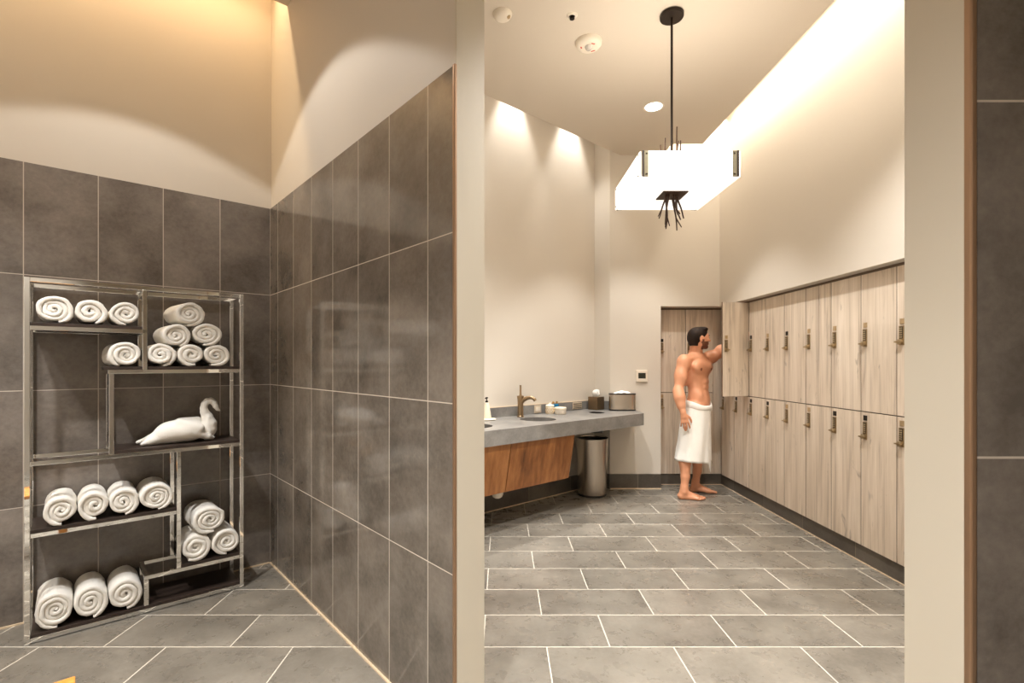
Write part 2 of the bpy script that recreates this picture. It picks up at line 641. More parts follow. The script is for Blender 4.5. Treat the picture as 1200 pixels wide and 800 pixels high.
# short return and the far wall with the locker niche under its lintel
bm = BM()
ret = [tuple(K.xy), tuple(B0.xy), (1.733, YB), (1.733, 6.3), (1.0, 6.3), tuple((K + D1 * 0.25).xy)]
prism(bm, ret, 0, ZT)
box(bm, 1.733, 2.60, YB, 5.75, ZSOF, ZT)
box(bm, 1.70, 3.1, 6.12, 6.3, 0, ZT)
struct('wall_back', bm, M['paint'])
# right wall: soffit above the lockers
bm = BM()
box(bm, XSOF, 3.1, 0.90, YB, ZSOF, ZT)
box(bm, 2.96, 3.1, 0.90, 6.2, 0, ZSOF)
struct('wall_right', bm, M['paint'])
# partition with tiled face, bare painted end
bm = BM()
mt = frame(C, -D1)       # local x towards the camera, local y = towards +D2
box(bm, -0.10, PART_L - 0.012, TH, PART_W, 0, ZT, 0, mt)
box(bm, PART_L - 0.012, PART_L, 0.010, PART_W, 0, ZT, 2, mt)
box(bm, 0, PART_L - 0.012, 0, TH, 0, 2.42, 1, mt)
o = struct('wall_partition', bm, [M['paint'], M['tile_part'], M['reveal']])
set_uv(o, uv_wall(C, -D1))
bm = BM()
box(bm, PART_L - 0.012, PART_L + 0.002, -0.0015, 0.010, 0, 2.425, 0, mt)
struct('trim_1', bm, M['bronze_trim'], bevel=0.003)
# near right wall with tiled face and bare end
XE, YE0, YE1 = 0.803, 0.851, 0.992
bm = BM()
box(bm, XE, XE + 0.012, YE0 + 0.012, YE1, 0, ZT, 2)
box(bm, XE + 0.012, 2.62, YE0 + TH, YE1, 0, ZT, 0)
box(bm, XE + 0.010, 2.62, YE0, YE0 + TH, 0, 2.42, 1)
o = struct('wall_near', bm, [M['paint'], M['tile'], M['reveal']])
set_uv(o, lambda co, n: (co.x - XE, co.z + 0.018))
bm = BM()
box(bm, XE - 0.0015, XE + 0.010, YE0 - 0.0015, YE0 + 0.0135, 0, 2.425)
struct('trim_2', bm, M['bronze_trim'], bevel=0.003)
# walls that close the vestibule behind the camera
bm = BM()
mt = frame(L0, -D1)
box(bm, -0.2, 4.1, -0.15, 0, 0, ZT, 0, mt)
box(bm, -0.2, 4.1, 0, 0.004, 0, 0.16, 1, mt)
o = struct('wall_left', bm, [M['paint'], M['tile']])
set_uv(o, uv_wall(L0, -D1))
bm = BM()
box(bm, -2.2, 2.75, -1.90, -1.75, 0, ZT)
box(bm, 2.62, 2.75, -1.75, 0.99, 0, ZT)
struct('wall_behind', bm, M['paint'])

# tile base courses and the pale joint at the floor
def strip(name, a, b, h, th, mat, z0=0.0):
    a = Vector(a)
    b = Vector(b)
    ln = (b - a).length
    bm = BM()
    box(bm, 0, ln, -th, 0, z0, z0 + h, 0, frame(a, b - a))
    o = struct(name, bm, mat)
    set_uv(o, uv_wall(a, (b - a).normalized()))
    return o


strip('baseboard_vanity', V - D2 * 1.6, V + D2 * sK, 0.16, 0.012, M['base'])
strip('baseboard_return', K, B0, 0.16, 0.012, M['base'])
strip('baseboard_back', (B0.x - 0.006, YB, 0), (1.733, YB, 0), 0.16, 0.012, M['base'])
strip('baseboard_niche', (1.733, 5.612, 0), (2.50, 5.612, 0), 0.118, 0.012, M['base'])
strip('baseboard_right', (2.482, 5.612, 0), (2.482, 0.99, 0), 0.118, 0.012, M['base'])
off = 0.012
strip('trim_3', V - D2 * 1.6 - D1 * off, V + D2 * sK - D1 * off, 0.007, 0.008, M['caulk'])
strip('trim_4', (B0.x, YB - off, 0), (1.733, YB - off, 0), 0.008, 0.008, M['caulk'])
strip('trim_5', (1.74, 5.60, 0), (2.47, 5.60, 0), 0.006, 0.006, M['caulk'])
strip('trim_6', (2.470, 5.60, 0), (2.470, 0.99, 0), 0.006, 0.006, M['caulk'])
strip('trim_7', C - D2 * 2.6, C, 0.008, 0.009, M['caulk'])
strip('trim_8', C, C - D1 * (PART_L - 0.01), 0.008, 0.009, M['caulk'])
strip('trim_9', K + D2 * 0.0 - D1 * 0.01, B0 - D2 * 0.012, 0.16, 0.001, M['base'])

# ================================================================== LOCKERS
LW = 0.308
DW = 0.3035


def lock_bm():
    bm = BM()
    # back plate
    box(bm, 0, 0.036, -0.006, 0, 0, 0.118, 0)
    # keypad well and keys
    box(bm, 0.005, 0.031, -0.0075, -0.006, 0.040, 0.112, 1)
    for r in range(5):
        for c in range(2):
            x0 = 0.0075 + c * 0.0115
            z0 = 0.044 + r * 0.0134
            box(bm, x0, x0 + 0.0095, -0.0105, -0.0075, z0, z0 + 0.0095, 2)
    # round knob with a finger bar
    for (r, y0, y1, mi) in ((0.015, -0.020, -0.006, 0), (0.017, -0.024, -0.020, 2)):
        n = 16
        a = [bm.verts.new((0.018 + r * cos(2 * pi * i / n), y0, 0.019 + r * sin(2 * pi * i / n))) for i in range(n)]
        b = [bm.verts.new((0.018 + r * cos(2 * pi * i / n), y1, 0.019 + r * sin(2 * pi * i / n))) for i in range(n)]
        for f in [bm.faces.new(a), bm.faces.new(b[::-1])] + [bm.faces.new((a[i], b[i], b[(i + 1) % n], a[(i + 1) % n])) for i in range(n)]:
            f.material_index = mi
    box(bm, -0.004, 0.040, -0.034, -0.024, 0.0145, 0.0235, 0)
    return bm


def make_locker(name, z0, z1, lock_z, plate_dark, loc, rz, label, group, opened=0.0):
    H = z1 - z0
    t = empty(name, label, 'locker', (loc[0], loc[1], z0), rz, group)
    # carcass: sides, top, bottom, back
    bm = BM()
    e = 0.014
    box(bm, 0.0005, e, 0.022, 0.44, 0, H)
    box(bm, LW - e, LW - 0.0005, 0.022, 0.44, 0, H)
    box(bm, e, LW - e, 0.022, 0.44, 0, e)
    box(bm, e, LW - e, 0.022, 0.44, H - e, H)
    box(bm, e, LW - e, 0.43, 0.44, e, H - e)
    obj('carcass', bm, M['carcass'], t)
    # door: own origin on the hinge line, edge banding on its rim
    bm = BM()
    box(bm, -DW, 0, 0, 0.018, 0.003, H - 0.003, 0)
    for f in bm.faces:
        f.normal_update()
        if abs(f.normal.y) < 0.5:
            f.material_index = 1
    d = obj('door', bm, [M['oak'], M['door_edge']], t, bevel=0.0012)
    d.location = (LW - 0.00225, 0, 0)
    d.rotation_euler = (0, 0, radians(opened))
    lk = obj('lock', lock_bm(), [M['lock_metal'], M['lock_dark'], M['lock_key']], d, bevel=0.0012)
    lk.location = (-DW + 0.020, 0, lock_z - z0)
    bm = BM()
    box(bm, 0, 0.034, -0.0035, 0, 0, 0.034)
    pl = obj('number_plate', bm, M['plate_dark'] if plate_dark else M['plate_light'], d, bevel=0.001)
    pl.location = (-DW + 0.023, 0, lock_z - z0 + 0.128)
    return t


ZL0, ZLM, ZL1 = 0.120, 1.036, 1.968
YTOP = 5.556
ordn = ['first', 'second', 'third', 'fourth', 'fifth', 'sixth', 'seventh', 'eighth', 'ninth', 'tenth']
dark_up = [1, 0, 1, 0, 1, 0, 0, 0, 0, 0]  # plates kept dark, without the painted reflection
dark_lo = [1, 1, 1, 1, 0, 0, 1, 1, 0, 0]
for i in range(10):
    y = YTOP - LW * i
    where = 'in the far corner of the right wall' if i == 0 else f'on the right wall, {ordn[i]} column from the far corner'
    if i == 9:
        where = 'on the right wall, cut off by the near wall end'
    if i == 8:
        where = 'on the right wall, beside the painted near wall end'
    up = f'upper pale oak locker {where}'
    if i == 1:
        up = 'upper pale oak locker with its door swung open towards the camera'
    make_locker('locker', ZLM, ZL1, 1.476, dark_up[i], (XDOOR, y), -pi / 2, up, 'oak lockers', opened=104.5 if i == 1 else 0)
    lo = f'lower pale oak locker {where}'
    if i == 1:
        lo = 'lower pale oak locker directly under the open locker door'
    make_locker('locker', ZL0, ZLM, 0.850, dark_lo[i], (XDOOR, y), -pi / 2, lo, 'oak lockers')
for i in range(2):
    x = 1.757 + LW * i
    side = 'left of the person' if i == 0 else 'behind the person'
    make_locker('locker', ZLM, ZL1, 1.476, 1 - i, (x, 5.592), 0, f'upper pale oak locker in the back niche {side}', 'oak lockers')
    make_locker('locker', ZL0, ZLM, 0.850, 0, (x, 5.592), 0, f'lower pale oak locker in the back niche {side}', 'oak lockers')
bm = BM()
box(bm, 1.757 + 2 * LW + 0.002, 2.50, 5.612, 5.63, 0.12, ZL1)
o = struct('trim_10', bm, M['oak'])
bm = BM()
box(bm, 1.733, 1.756, 5.60, 5.62, 0.12, ZSOF)
struct('trim_11', bm, M['door_edge'])
bm = BM()
box(bm, 1.733, 2.96, 5.605, 5.75, ZL1 + 0.001, ZSOF)
box(bm, XDOOR + 0.012, 2.96, 0.99, 5.605, ZL1 + 0.001, ZSOF)
struct('trim_12', bm, M['door_edge'])

# ================================================================== CEILING FITTINGS
# pendant
PX, PY = 1.105, 3.234
t = empty('pendant_lamp', 'square frosted glass pendant lamp with bronze twigs on a dark rod', 'lamp', (PX, PY, 2.455))
bm = BM()
lathe(bm, [(0, 0), (0.072, 0), (0.075, 0.004), (0.075, 0.022), (0, 0.026)], 40, center=(0, 0, ZC - 2.455 - 0.0262))
obj('canopy', bm, M['iron'], t, smooth='auto')
bm = BM()
tube(bm, [(0, 0, 0.0), (0, 0, ZC - 2.455 - 0.02)], 0.008, 12)
obj('rod', bm, M['iron'], t, smooth='auto')
hx, hy, hh = 0.291, 0.318, 0.150
for s, nm in ((-1, 'side_panel'), (1, 'side_panel')):
    bm = BM()
    box(bm, s * hx - 0.004, s * hx + 0.004, -hy, hy, 0, hh)
    obj(nm, bm, M['glass'], t, bevel=0.002)
for s in (-1, 1):
    bm = BM()
    box(bm, -hx + 0.012, hx - 0.012, s * (hy - 0.002) - 0.004, s * (hy - 0.002) + 0.004, 0.002, hh + 0.004)
    obj('side_panel', bm, M['glass'], t, bevel=0.002)
bm = BM()
box(bm, -hx + 0.005, hx - 0.005, -hy + 0.007, hy - 0.007, 0.004, 0.010)
obj('bottom_panel', bm, M['glass_b'], t)
bm = BM()
box(bm, -0.10, 0.10, -0.012, 0.012, hh - 0.03, hh - 0.01)
box(bm, -hx + 0.005, hx - 0.005, -0.006, 0.006, 0.012, 0.024)
obj('cross_bar', bm, M['iron'], t)
for sx in (-1, 1):
    for sy in (-1, 1):
        bm = BM()
        ex, ey = sx * (hx - 0.008), sy * (hy + 0.0035)
        box(bm, min(ex, ex - sx * 0.036), max(ex, ex - sx * 0.036), ey - 0.0015, ey + 0.0015, 0.001, hh + 0.003, 0)
        for zz in (0.016, hh - 0.014):
            lathe(bm, [(0, 0), (0.006, 0), (0.006, 0.003), (0, 0.004)], 10, 1, (ex - sx * 0.026, ey + sy * 0.002, zz))
        xa, xb = sorted((sx * (hx - 0.008), sx * (hx - 0.033)))
        box(bm, min(xa, xb) if sx < 0 else xb - 0.012, xa + 0.012 if sx < 0 else xb, sy * (hy + 0.0065) - 0.002, sy * (hy + 0.0065) + 0.002, 0.001, hh + 0.003, 1)
        for zz in (0.016, hh - 0.014):
            tube(bm, [(sx * (hx + 0.003), sy * (hy - 0.03), zz), (sx * (hx + 0.008), sy * (hy - 0.03), zz)], 0.006, 10, 1)
        obj('corner_clip', bm, [M['clip'], M['iron']], t)
bm = BM()
box(bm, -0.080, 0.080, -0.078, 0.078, -0.006, 0.0025)
obj('centre_plate', bm, M['bronze_twig'], t, bevel=0.002)
rt = random.Random(4)


def twig(x, y, z0, length, lean, up, fork=True):
    bm = BM()
    s = 1 if up else -1
    pts, rr = [], []
    a = rt.uniform(0, 6.28)
    for i in range(9):
        q = i / 8
        pts.append((x + lean[0] * q ** 1.5 + 0.006 * sin(5 * q + a), y + lean[1] * q ** 1.5 + 0.006 * cos(4 * q + a), z0 + s * length * q))
        rr.append(0.0066 - 0.0026 * q)
    tube(bm, pts, rr, 7)
    if fork:
        b = pts[5]
        tube(bm, [b, (b[0] + lean[0] * 0.4 + 0.012, b[1] + 0.01, b[2] + s * length * 0.14), (b[0] + lean[0] * 0.7 + 0.020, b[1] + 0.014, b[2] + s * length * 0.26)], [0.005, 0.004, 0.003], 7)
    obj('twig', bm, M['bronze_twig'], t, smooth='auto', angle=60)


for (x, ln, lx) in ((-0.045, 0.155, -0.055), (-0.032, 0.215, -0.03), (-0.02, 0.20, 0.0), (-0.004, 0.12, 0.05), (0.012, 0.135, 0.012), (0.024, 0.21, 0.03), (0.034, 0.15, 0.025), (0.044, 0.14, 0.045)):
    twig(x, rt.uniform(-0.04, 0.04), -0.006, ln, (lx, rt.uniform(-0.03, 0.03)), False, ln > 0.15)
for (x, ln, lx) in ((-0.055, 0.15, -0.02), (-0.035, 0.20, 0.0), (0.020, 0.25, 0.008), (0.036, 0.19, 0.018), (0.052, 0.19, 0.022), (0.066, 0.13, 0.03)):
    twig(x, rt.uniform(-0.04, 0.04), 0.05, ln + 0.13, (lx, rt.uniform(-0.03, 0.03)), True, False)

# recessed downlight that shows in the ceiling
t = empty('downlight', 'round lit recessed downlight in the ceiling behind the pendant rod', 'light', (1.343, 4.40, ZC))
bm = BM()
lathe(bm, [(0.070, -0.001), (0.088, -0.004), (0.090, -0.001), (0.090, 0.0), (0.070, 0.0)], 36)
obj('trim_ring', bm, M['white_plastic'], t, smooth='auto')
bm = BM()
lathe(bm, [(0, -0.003), (0.071, -0.003), (0.071, -0.0005), (0, -0.0005)], 36)
obj('lens', bm, M['lamp'], t)

# smoke alarm with strobe
t = empty('smoke_detector', 'round white fire alarm with strobe and red marks on the ceiling', 'alarm', (0.615, 3.513, ZC))
bm = BM()
lathe(bm, [(0, -0.042), (0.055, -0.042), (0.075, -0.036), (0.090, -0.018), (0.093, 0.0), (0, 0.0)], 40)
obj('housing', bm, M['white_plastic'], t, smooth='auto')
bm = BM()
lathe(bm, [(0, -0.068), (0.014, -0.065), (0.024, -0.054), (0.028, -0.041), (0, -0.041)], 24, center=(-0.003, -0.012, 0))
obj('strobe_lens', bm, M['clear_lens'], t, smooth='auto')
for (x, y, w, d, a) in ((-0.054, -0.002, 0.020, 0.009, 1.2), (0.036, 0.034, 0.030, 0.008, -0.5), (0.022, -0.046, 0.026, 0.008, 0.3)):
    bm = BM()
    box(bm, -w / 2, w / 2, -d / 2, d / 2, -0.0435, -0.0415, 0, Matrix.Translation((x, y, 0)) @ Matrix.Rotation(a, 4, 'Z'))
    obj('red_mark', bm, M['red'], t)
# sprinkler
t = empty('sprinkler', 'small white sprinkler head with dark centre on the ceiling', 'sprinkler', (0.459, 3.246, ZC))
bm = BM()
lathe(bm, [(0.020, -0.010), (0.030, -0.008), (0.036, 0.0), (0.020, 0.0)], 28)
obj('escutcheon', bm, M['white_plastic'], t, smooth='auto')
bm = BM()
lathe(bm, [(0, -0.014), (0.009, -0.014), (0.009, -0.002), (0.02, -0.002), (0.02, 0), (0, 0)], 20)
for s in (-1, 1):
    box(bm, s * 0.012 - 0.002, s * 0.012 + 0.002, -0.003, 0.003, -0.022, -0.002)
lathe(bm, [(0, -0.024), (0.016, -0.024), (0.016, -0.021), (0, -0.021)], 20)
obj('deflector', bm, M['iron'], t)
# speaker / motion sensor at the edge
t = empty('motion_sensor', 'small cream domed sensor on the ceiling beside the wall end', 'sensor', (0.006, 3.23, ZC))
bm = BM()
lathe(bm, [(0, -0.040), (0.030, -0.038), (0.050, -0.026), (0.060, -0.008), (0.062, 0), (0, 0)], 32)
obj('housing', bm, M['white_plastic'], t, smooth='auto')
bm = BM()
lathe(bm, [(0, -0.012), (0.012, -0.010), (0.016, 0.0), (0, 0.002)], 16, center=(0.036, -0.012, -0.026))
obj('lens', bm, M['plate_light'], t, smooth='auto')

# ================================================================== VANITY
vf = frame(V, D2)
RZ2 = atan2(D2.y, D2.x)
CZ, CTH, CDEP = 0.860, 0.120, 0.675


def vpt(s, q, z=0.0):
    return V + D2 * s + D1 * q + Vector((0, 0, z))


t_v = empty('vanity_counter', 'long dark grey stone vanity counter with sloping walnut panels under it', 'counter', tuple(V), RZ2)


def tolocal(p):
    d = Vector((p[0], p[1], 0)) - V
    return (d.dot(D2), d.dot(D1))


fr = Vector((1.436, 5.0285, 0))
fl_ = vpt(-1.55, -CDEP)
rear_r = Vector((1.436, YB - 0.001, 0))
poly = [tolocal(fl_), tolocal(fr), tolocal(rear_r), tolocal(B0 + Vector((0, -0.002, 0)) - D2 * 0.012), tolocal(K - D1 * 0.013 - D2 * 0.002), (-1.55, -0.0135)]
bm = BM()
prism(bm, poly, CZ - CTH, CZ)
bmesh.ops.recalc_face_normals(bm, faces=bm.faces[:])
top = obj('countertop', bm, M['stone'], t_v)
SINKS = [(0.316, -0.361), (-0.43, -0.361), (-1.17, -0.361)]
cut = BM()
for (s, q) in SINKS:
    lathe(cut, [(0, CZ - 0.5), (0.165, CZ - 0.5), (0.165, CZ + 0.1), (0, CZ + 0.1)], 48, center=(s, q, 0))
lathe(cut, [(0, CZ - 0.5), (0.070, CZ - 0.5), (0.070, CZ + 0.1), (0, CZ + 0.1)], 36, center=(1.188, -0.331, 0))
cobj = obj('cutter', cut, M['stone'], t_v)
bpy.context.view_layer.update()
md = top.modifiers.new('holes', 'BOOLEAN')
md.operation = 'DIFFERENCE'
md.object = cobj
md.solver = 'EXACT'
dg = bpy.context.evaluated_depsgraph_get()
me2 = bpy.data.meshes.new_from_object(top.evaluated_get(dg))
top.modifiers.remove(md)
top.data = me2
bpy.data.objects.remove(cobj, do_unlink=True)
if not me2.materials:
    me2.materials.append(M['stone'])
uvl = me2.uv_layers.new(name='UVMap')
for p in me2.polygons:
    for li in p.loop_indices:
        co = me2.vertices[me2.loops[li].vertex_index].co
        uvl.data[li].uv = (co.x, co.y + co.z)
for (s, q) in SINKS:
    bm = BM()
    prof = [(0.163, -0.055), (0.161, -0.09), (0.150, -0.135), (0.12, -0.165), (0.06, -0.178), (0.022, -0.182), (0.022, -0.186), (0.06, -0.184), (0.125, -0.172), (0.158, -0.138), (0.1645, -0.09), (0.1645, -0.055)]
    lathe(bm, prof, 40, center=(s, q, CZ))
    lathe(bm, [(0, -0.180), (0.020, -0.180), (0.020, -0.187), (0, -0.187)], 20, 1, (s, q, CZ))
    obj('sink_bowl', bm, [M['sink'], M['nickel']], t_v, smooth='auto', recalc=True)
bm = BM()
lathe(bm, [(0.062, -0.20), (0.0685, -0.20), (0.0685, 0.001), (0.078, 0.001), (0.078, 0.003), (0.063, 0.003), (0.062, 0.0)], 36, center=(1.188, -0.331, CZ))
obj('waste_chute', bm, M['black'], t_v, smooth='auto')
# backsplash on the vanity wall and its return
bm = BM()
box(bm, -1.55, sK - 0.002, -0.013, -0.001, CZ - 0.02, 0.952)
o = obj('backsplash', bm, M['stone'], t_v)
set_uv(o, lambda co, n: (co.x + co.y, co.z))
bm = BM()
a, b = Vector(tolocal(K)), Vector(tolocal(B0))
box(bm, 0.013, 0.205, -0.0115, -0.001, CZ - 0.02, 0.952, 0, frame((a.x, a.y, 0), (b.x - a.x, b.y - a.y, 0)))
o = obj('backsplash', bm, M['stone'], t_v)
set_uv(o, lambda co, n: (co.x + co.y, co.z))
bm = BM()
box(bm, -1.55, sK - 0.003, -0.010, -0.001, 0.952, 0.957)
obj('edge_highlight', bm, M['caulk'], t_v)  # pale strip painting the highlight along the backsplash's top edge
# sloping walnut panels with a hairline gap
for (s0, s1) in ((-1.50, -1.010), (-1.004, -0.263), (-0.257, 0.492)):
    bm = BM()
    q0, q1, z0, z1 = -CDEP + 0.03, -CDEP + 0.105, CZ - CTH - 0.001, 0.340
    n = Vector((0, -(z0 - z1), -(q1 - q0))).normalized()
    vs = []
    for dpt in (0, 0.018):
        for (s, q, z) in ((s0, q0, z0), (s1, q0, z0), (s1, q1, z1), (s0, q1, z1)):
            vs.append(bm.verts.new((s, q - n.y * dpt * 1.0, z - n.z * dpt * (0 if z == z0 else 1))))
    for f in ((0, 1, 2, 3), (4, 5, 6, 7), (0, 1, 5, 4), (1, 2, 6, 5), (2, 3, 7, 6), (3, 0, 4, 7)):
        bm.faces.new([vs[i] for i in f])
    obj('apron_panel', bm, M['walnut'], t_v, bevel=0.001)
# drain trap peeping out below the panels
for (s, q) in SINKS[:2]:
    bm = BM()
    pts = [(s + 0.02, q, 0.69)] + [(s + 0.02, q, 0.40)]
    for i in range(9):
        a = pi * i / 8
        pts.append((s + 0.02, q + 0.055 - 0.055 * cos(a), 0.36 - 0.07 * sin(a)))
    pts.append((s + 0.02, q + 0.11, 0.44))
    pts.append((s + 0.02, -0.02, 0.44))
    tube(bm, pts, 0.034, 14)
    obj('drain_trap', bm, M['white_plastic'], t_v, smooth='auto', angle=50)


bm = BM()
lathe(bm, [(0, 0.262), (0.020, 0.265), (0.038, 0.276), (0.047, 0.298), (0.049, 0.33), (0.049, 0.44), (0.034, 0.46), (0.020, 0.47), (0.020, 0.735), (0, 0.735)], 28, center=(-0.239, -0.45, 0))
obj('drain_trap', bm, M['white_plastic'], t_v, smooth='auto')


def faucet(s, q, label):
    p = vpt(s, q, CZ + 0.0006)
    t = empty('faucet', label, 'faucet', tuple(p), RZ2, 'bronze toned basin faucets')
    bm = BM()
    lathe(bm, [(0, 0), (0.034, 0), (0.034, 0.010), (0.028, 0.016), (0.027, 0.10), (0.029, 0.16), (0.033, 0.192), (0.030, 0.200), (0, 0.200)], 28)
    obj('body', bm, M['nickel'], t, smooth='auto')
    bm = BM()
    # spout reaches out over the bowl
    pts = [(0, -0.005, 0.140), (0, -0.03, 0.162), (0, -0.065, 0.180), (0, -0.095, 0.186), (0, -0.118, 0.182), (0, -0.136, 0.170), (0, -0.146, 0.156)]
    tube(bm, pts, [0.026, 0.022, 0.019, 0.017, 0.0165, 0.0165, 0.015], 16)
    sp = obj('spout', bm, M['nickel'], t, smooth='auto', angle=60)
    sp.rotation_euler = (0, 0, radians(28))
    bm = BM()
    tube(bm, [(0, 0, 0.200), (0, 0, 0.215), (0, 0, 0.290), (0, 0.001, 0.298)], [0.014, 0.0095, 0.0088, 0.0095], 14)
    obj('lever', bm, M['nickel'], t, smooth='auto')
    return t


faucet(0.318, -0.127, 'bronze toned basin faucet with upright lever, at the sink left of the jars')

# soap dispenser by the wall end
p = vpt(-0.072, -0.105, CZ + 0.0006)
t = empty('soap_dispenser', 'cream soap dispenser with dark pump at the left end of the counter', 'dispenser', tuple(p), RZ2)
bm = BM()
lathe(bm, [(0, 0), (0.075, 0), (0.086, 0.008), (0.080, 0.013), (0.045, 0.014), (0, 0.014)], 32)
obj('saucer', bm, M['cream'], t, smooth='auto')
bm = BM()
lathe(bm, [(0, 0.014), (0.040, 0.014), (0.041, 0.024), (0.034, 0.07), (0.022, 0.135), (0.019, 0.150), (0.012, 0.155), (0, 0.155)], 32)
obj('bottle', bm, M['cream'], t, smooth='auto')
bm = BM()
lathe(bm, [(0, 0.155), (0.013, 0.155), (0.013, 0.170), (0.005, 0.172), (0.005, 0.190), (0.012, 0.192), (0.012, 0.202), (0, 0.204)], 20)
tube(bm, [(0, 0, 0.197), (-0.02, -0.014, 0.198), (-0.032, -0.022, 0.192)], 0.0055, 10)
obj('pump', bm, M['iron'], t, smooth='auto')

# plates on the backsplash
def plate(name, label, s, w, zc, h, parts):
    p = vpt(s, -0.0135, zc)
    t = empty(name, label, 'outlet', tuple(p), RZ2)
    bm = BM()
    box(bm, -w / 2, w / 2, -0.006, -0.0005, -h / 2, h / 2)
    obj('cover_plate', bm, M['plate'], t, bevel=0.002)
    for (nm, x0, x1, z0, z1, m) in parts:
        bm = BM()
        box(bm, x0, x1, -0.009, -0.0062, z0, z1)
        obj(nm, bm, M[m], t, bevel=0.001)


plate('wall_outlet', 'square metal outlet plate with white centre on the backsplash right of the faucet', 0.655, 0.098, 0.908, 0.076,
      [('receptacle', -0.030, 0.030, -0.022, 0.022, 'white_plastic')])
plate('wall_outlet', 'wide metal outlet plate with dark slots on the backsplash right of the jars', 1.255, 0.150, 0.910, 0.072,
      [('slot', -0.066, 0.066, 0.014, 0.021, 'plate_dark'), ('slot', -0.066, 0.066, -0.007, 0.000, 'plate_dark'), ('slot', -0.066, 0.066, -0.028, -0.021, 'plate_dark')])

# jars and bottles
p = vpt(0.743, -0.100, CZ + 0.0006)
t = empty('jar', 'round cream woven pattern jar with lid on the counter', 'jar', tuple(p), RZ2)
bm = BM()
lathe(bm, [(0, 0), (0.040, 0), (0.044, 0.012), (0.045, 0.040), (0.041, 0.066), (0.036, 0.072), (0, 0.072)], 32)
o = obj('body', bm, M['cream'], t, smooth='auto')
bm = BM()
for k in range(12):
    for sgn in (-1, 1):
        pts = []
        for i in range(7):
            q = i / 6
            a = 2 * pi * k / 12 + sgn * q * 0.8
            r = 0.0445 if 0.1 < q < 0.85 else 0.042
            pts.append((r * cos(a), r * sin(a), 0.008 + q * 0.056))
        tube(bm, pts, 0.0018, 5)
obj('woven_band', bm, M['gold'], t, smooth='auto')
bm = BM()
lathe(bm, [(0, 0.073), (0.042, 0.073), (0.044, 0.080), (0.036, 0.090), (0.014, 0.096), (0.010, 0.106), (0, 0.110)], 28)
obj('lid', bm, M['cream'], t, smooth='auto')
p = vpt(0.800, -0.190, CZ + 0.0006)
t = empty('jar', 'low wide white dish with lid in front of the blue bottles', 'dish', tuple(p), RZ2)
bm = BM()
lathe(bm, [(0, 0), (0.052, 0), (0.056, 0.006), (0.057, 0.042), (0.054, 0.046), (0, 0.046)], 32)
obj('body', bm, M['white_plastic'], t, smooth='auto')
bm = BM()
lathe(bm, [(0, 0.047), (0.059, 0.047), (0.060, 0.053), (0.060, 0.064), (0.055, 0.069), (0, 0.070)], 32)
obj('lid', bm, M['cream'], t, smooth='auto')
for i, (s, q, lab) in enumerate(((0.835, -0.060, 'left one of two small blue bottles behind the white dish'), (0.885, -0.062, 'right one of two small blue bottles behind the white dish'))):
    p = vpt(s, q, CZ + 0.0006)
    t = empty('bottle', lab, 'bottle', tuple(p), RZ2, 'blue bottles on the counter')
    bm = BM()
    lathe(bm, [(0, 0), (0.018, 0), (0.020, 0.004), (0.020, 0.078), (0.015, 0.088), (0.009, 0.092), (0, 0.092)], 20)
    obj('body', bm, M['blue'], t, smooth='auto')
    bm = BM()
    lathe(bm, [(0, 0.092), (0.011, 0.092), (0.011, 0.116), (0, 0.117)], 18)
    obj('cap', bm, M['gold'], t, smooth='auto')

# tissue box
p = vpt(1.464, -0.106, CZ + 0.0006)
t = empty('tissue_box', 'square bronze tissue box with white tissue in the counter corner', 'tissue box', tuple(p), RZ2)
bm = BM()
h2 = 0.062
box(bm, -h2, h2, -h2, h2, 0, 0.140)
obj('cover', bm, M['tissue_bronze'], t, bevel=0.003)
bm = BM()
for k in range(3):
    n = 14
    ra = random.Random(k)
    cxx = ra.uniform(-0.006, 0.006)
    prev = None
    base = []
    for j in range(6):
        q = j / 5
        ring = []
        for i in range(n):
            a = 2 * pi * i / n
            r = (0.014 + 0.040 * sin(q * 2.2 + 0.2 * k) * (0.75 + 0.35 * sin(3 * a + k + q * 2)))
            ring.append(bm.verts.new((cxx + r * cos(a) * (1.0 - 0.2 * k), r * sin(a) * (0.6 + 0.12 * k), 0.138 + q * (0.075 - 0.012 * k) + 0.006 * sin(2 * a + k))))
        if prev:
            for i in range(n):
                bm.faces.new((prev[i], prev[(i + 1) % n], ring[(i + 1) % n], ring[i]))
        prev = ring
    bm.faces.new(prev)
obj('tissue', bm, M['paper'], t, smooth=True)

# steel paper towel holder
t = empty('paper_towel_holder', 'rounded brushed steel holder full of white paper towels at the counter end', 'dispenser', (1.292, 5.335, CZ + 0.0006))
def stadium(bm, hw, hd, z0, z1, mi=0, n=10, inset=0.0):
    pts = []
    r = hd
    for i in range(n + 1):
        a = -pi / 2 + pi * i / n
        pts.append((hw - r + (r - inset) * cos(a), (r - inset) * sin(a)))
    for i in range(n + 1):
        a = pi / 2 + pi * i / n
        pts.append((-hw + r + (r - inset) * cos(a), (r - inset) * sin(a)))
    prism(bm, pts, z0, z1, mi)
bm = BM()
stadium(bm, 0.143, 0.068, 0.012, 0.172)
obj('housing', bm, M['steel'], t, smooth='auto', bevel=0.002)
bm = BM()
stadium(bm, 0.145, 0.070, 0.0, 0.012)
obj('base', bm, M['black'], t, smooth='auto')
bm = BM()
stadium(bm, 0.145, 0.070, 0.172, 0.181)
obj('rim', bm, M['iron'], t, smooth='auto')
bm = BM()
n = 20
rows = []
for i in range(n + 1):
    q = i / n
    x = -0.09 + 0.18 * q
    hgt = 0.030 * sin(pi * q) ** 0.7
    rows.append([bm.verts.new((x, y, 0.181 + hgt * (1 - (y / 0.045) ** 2 * 0.8) + 0.003 * sin(17 * q + 40 * y))) for y in (-0.045, -0.02, 0, 0.02, 0.045)])
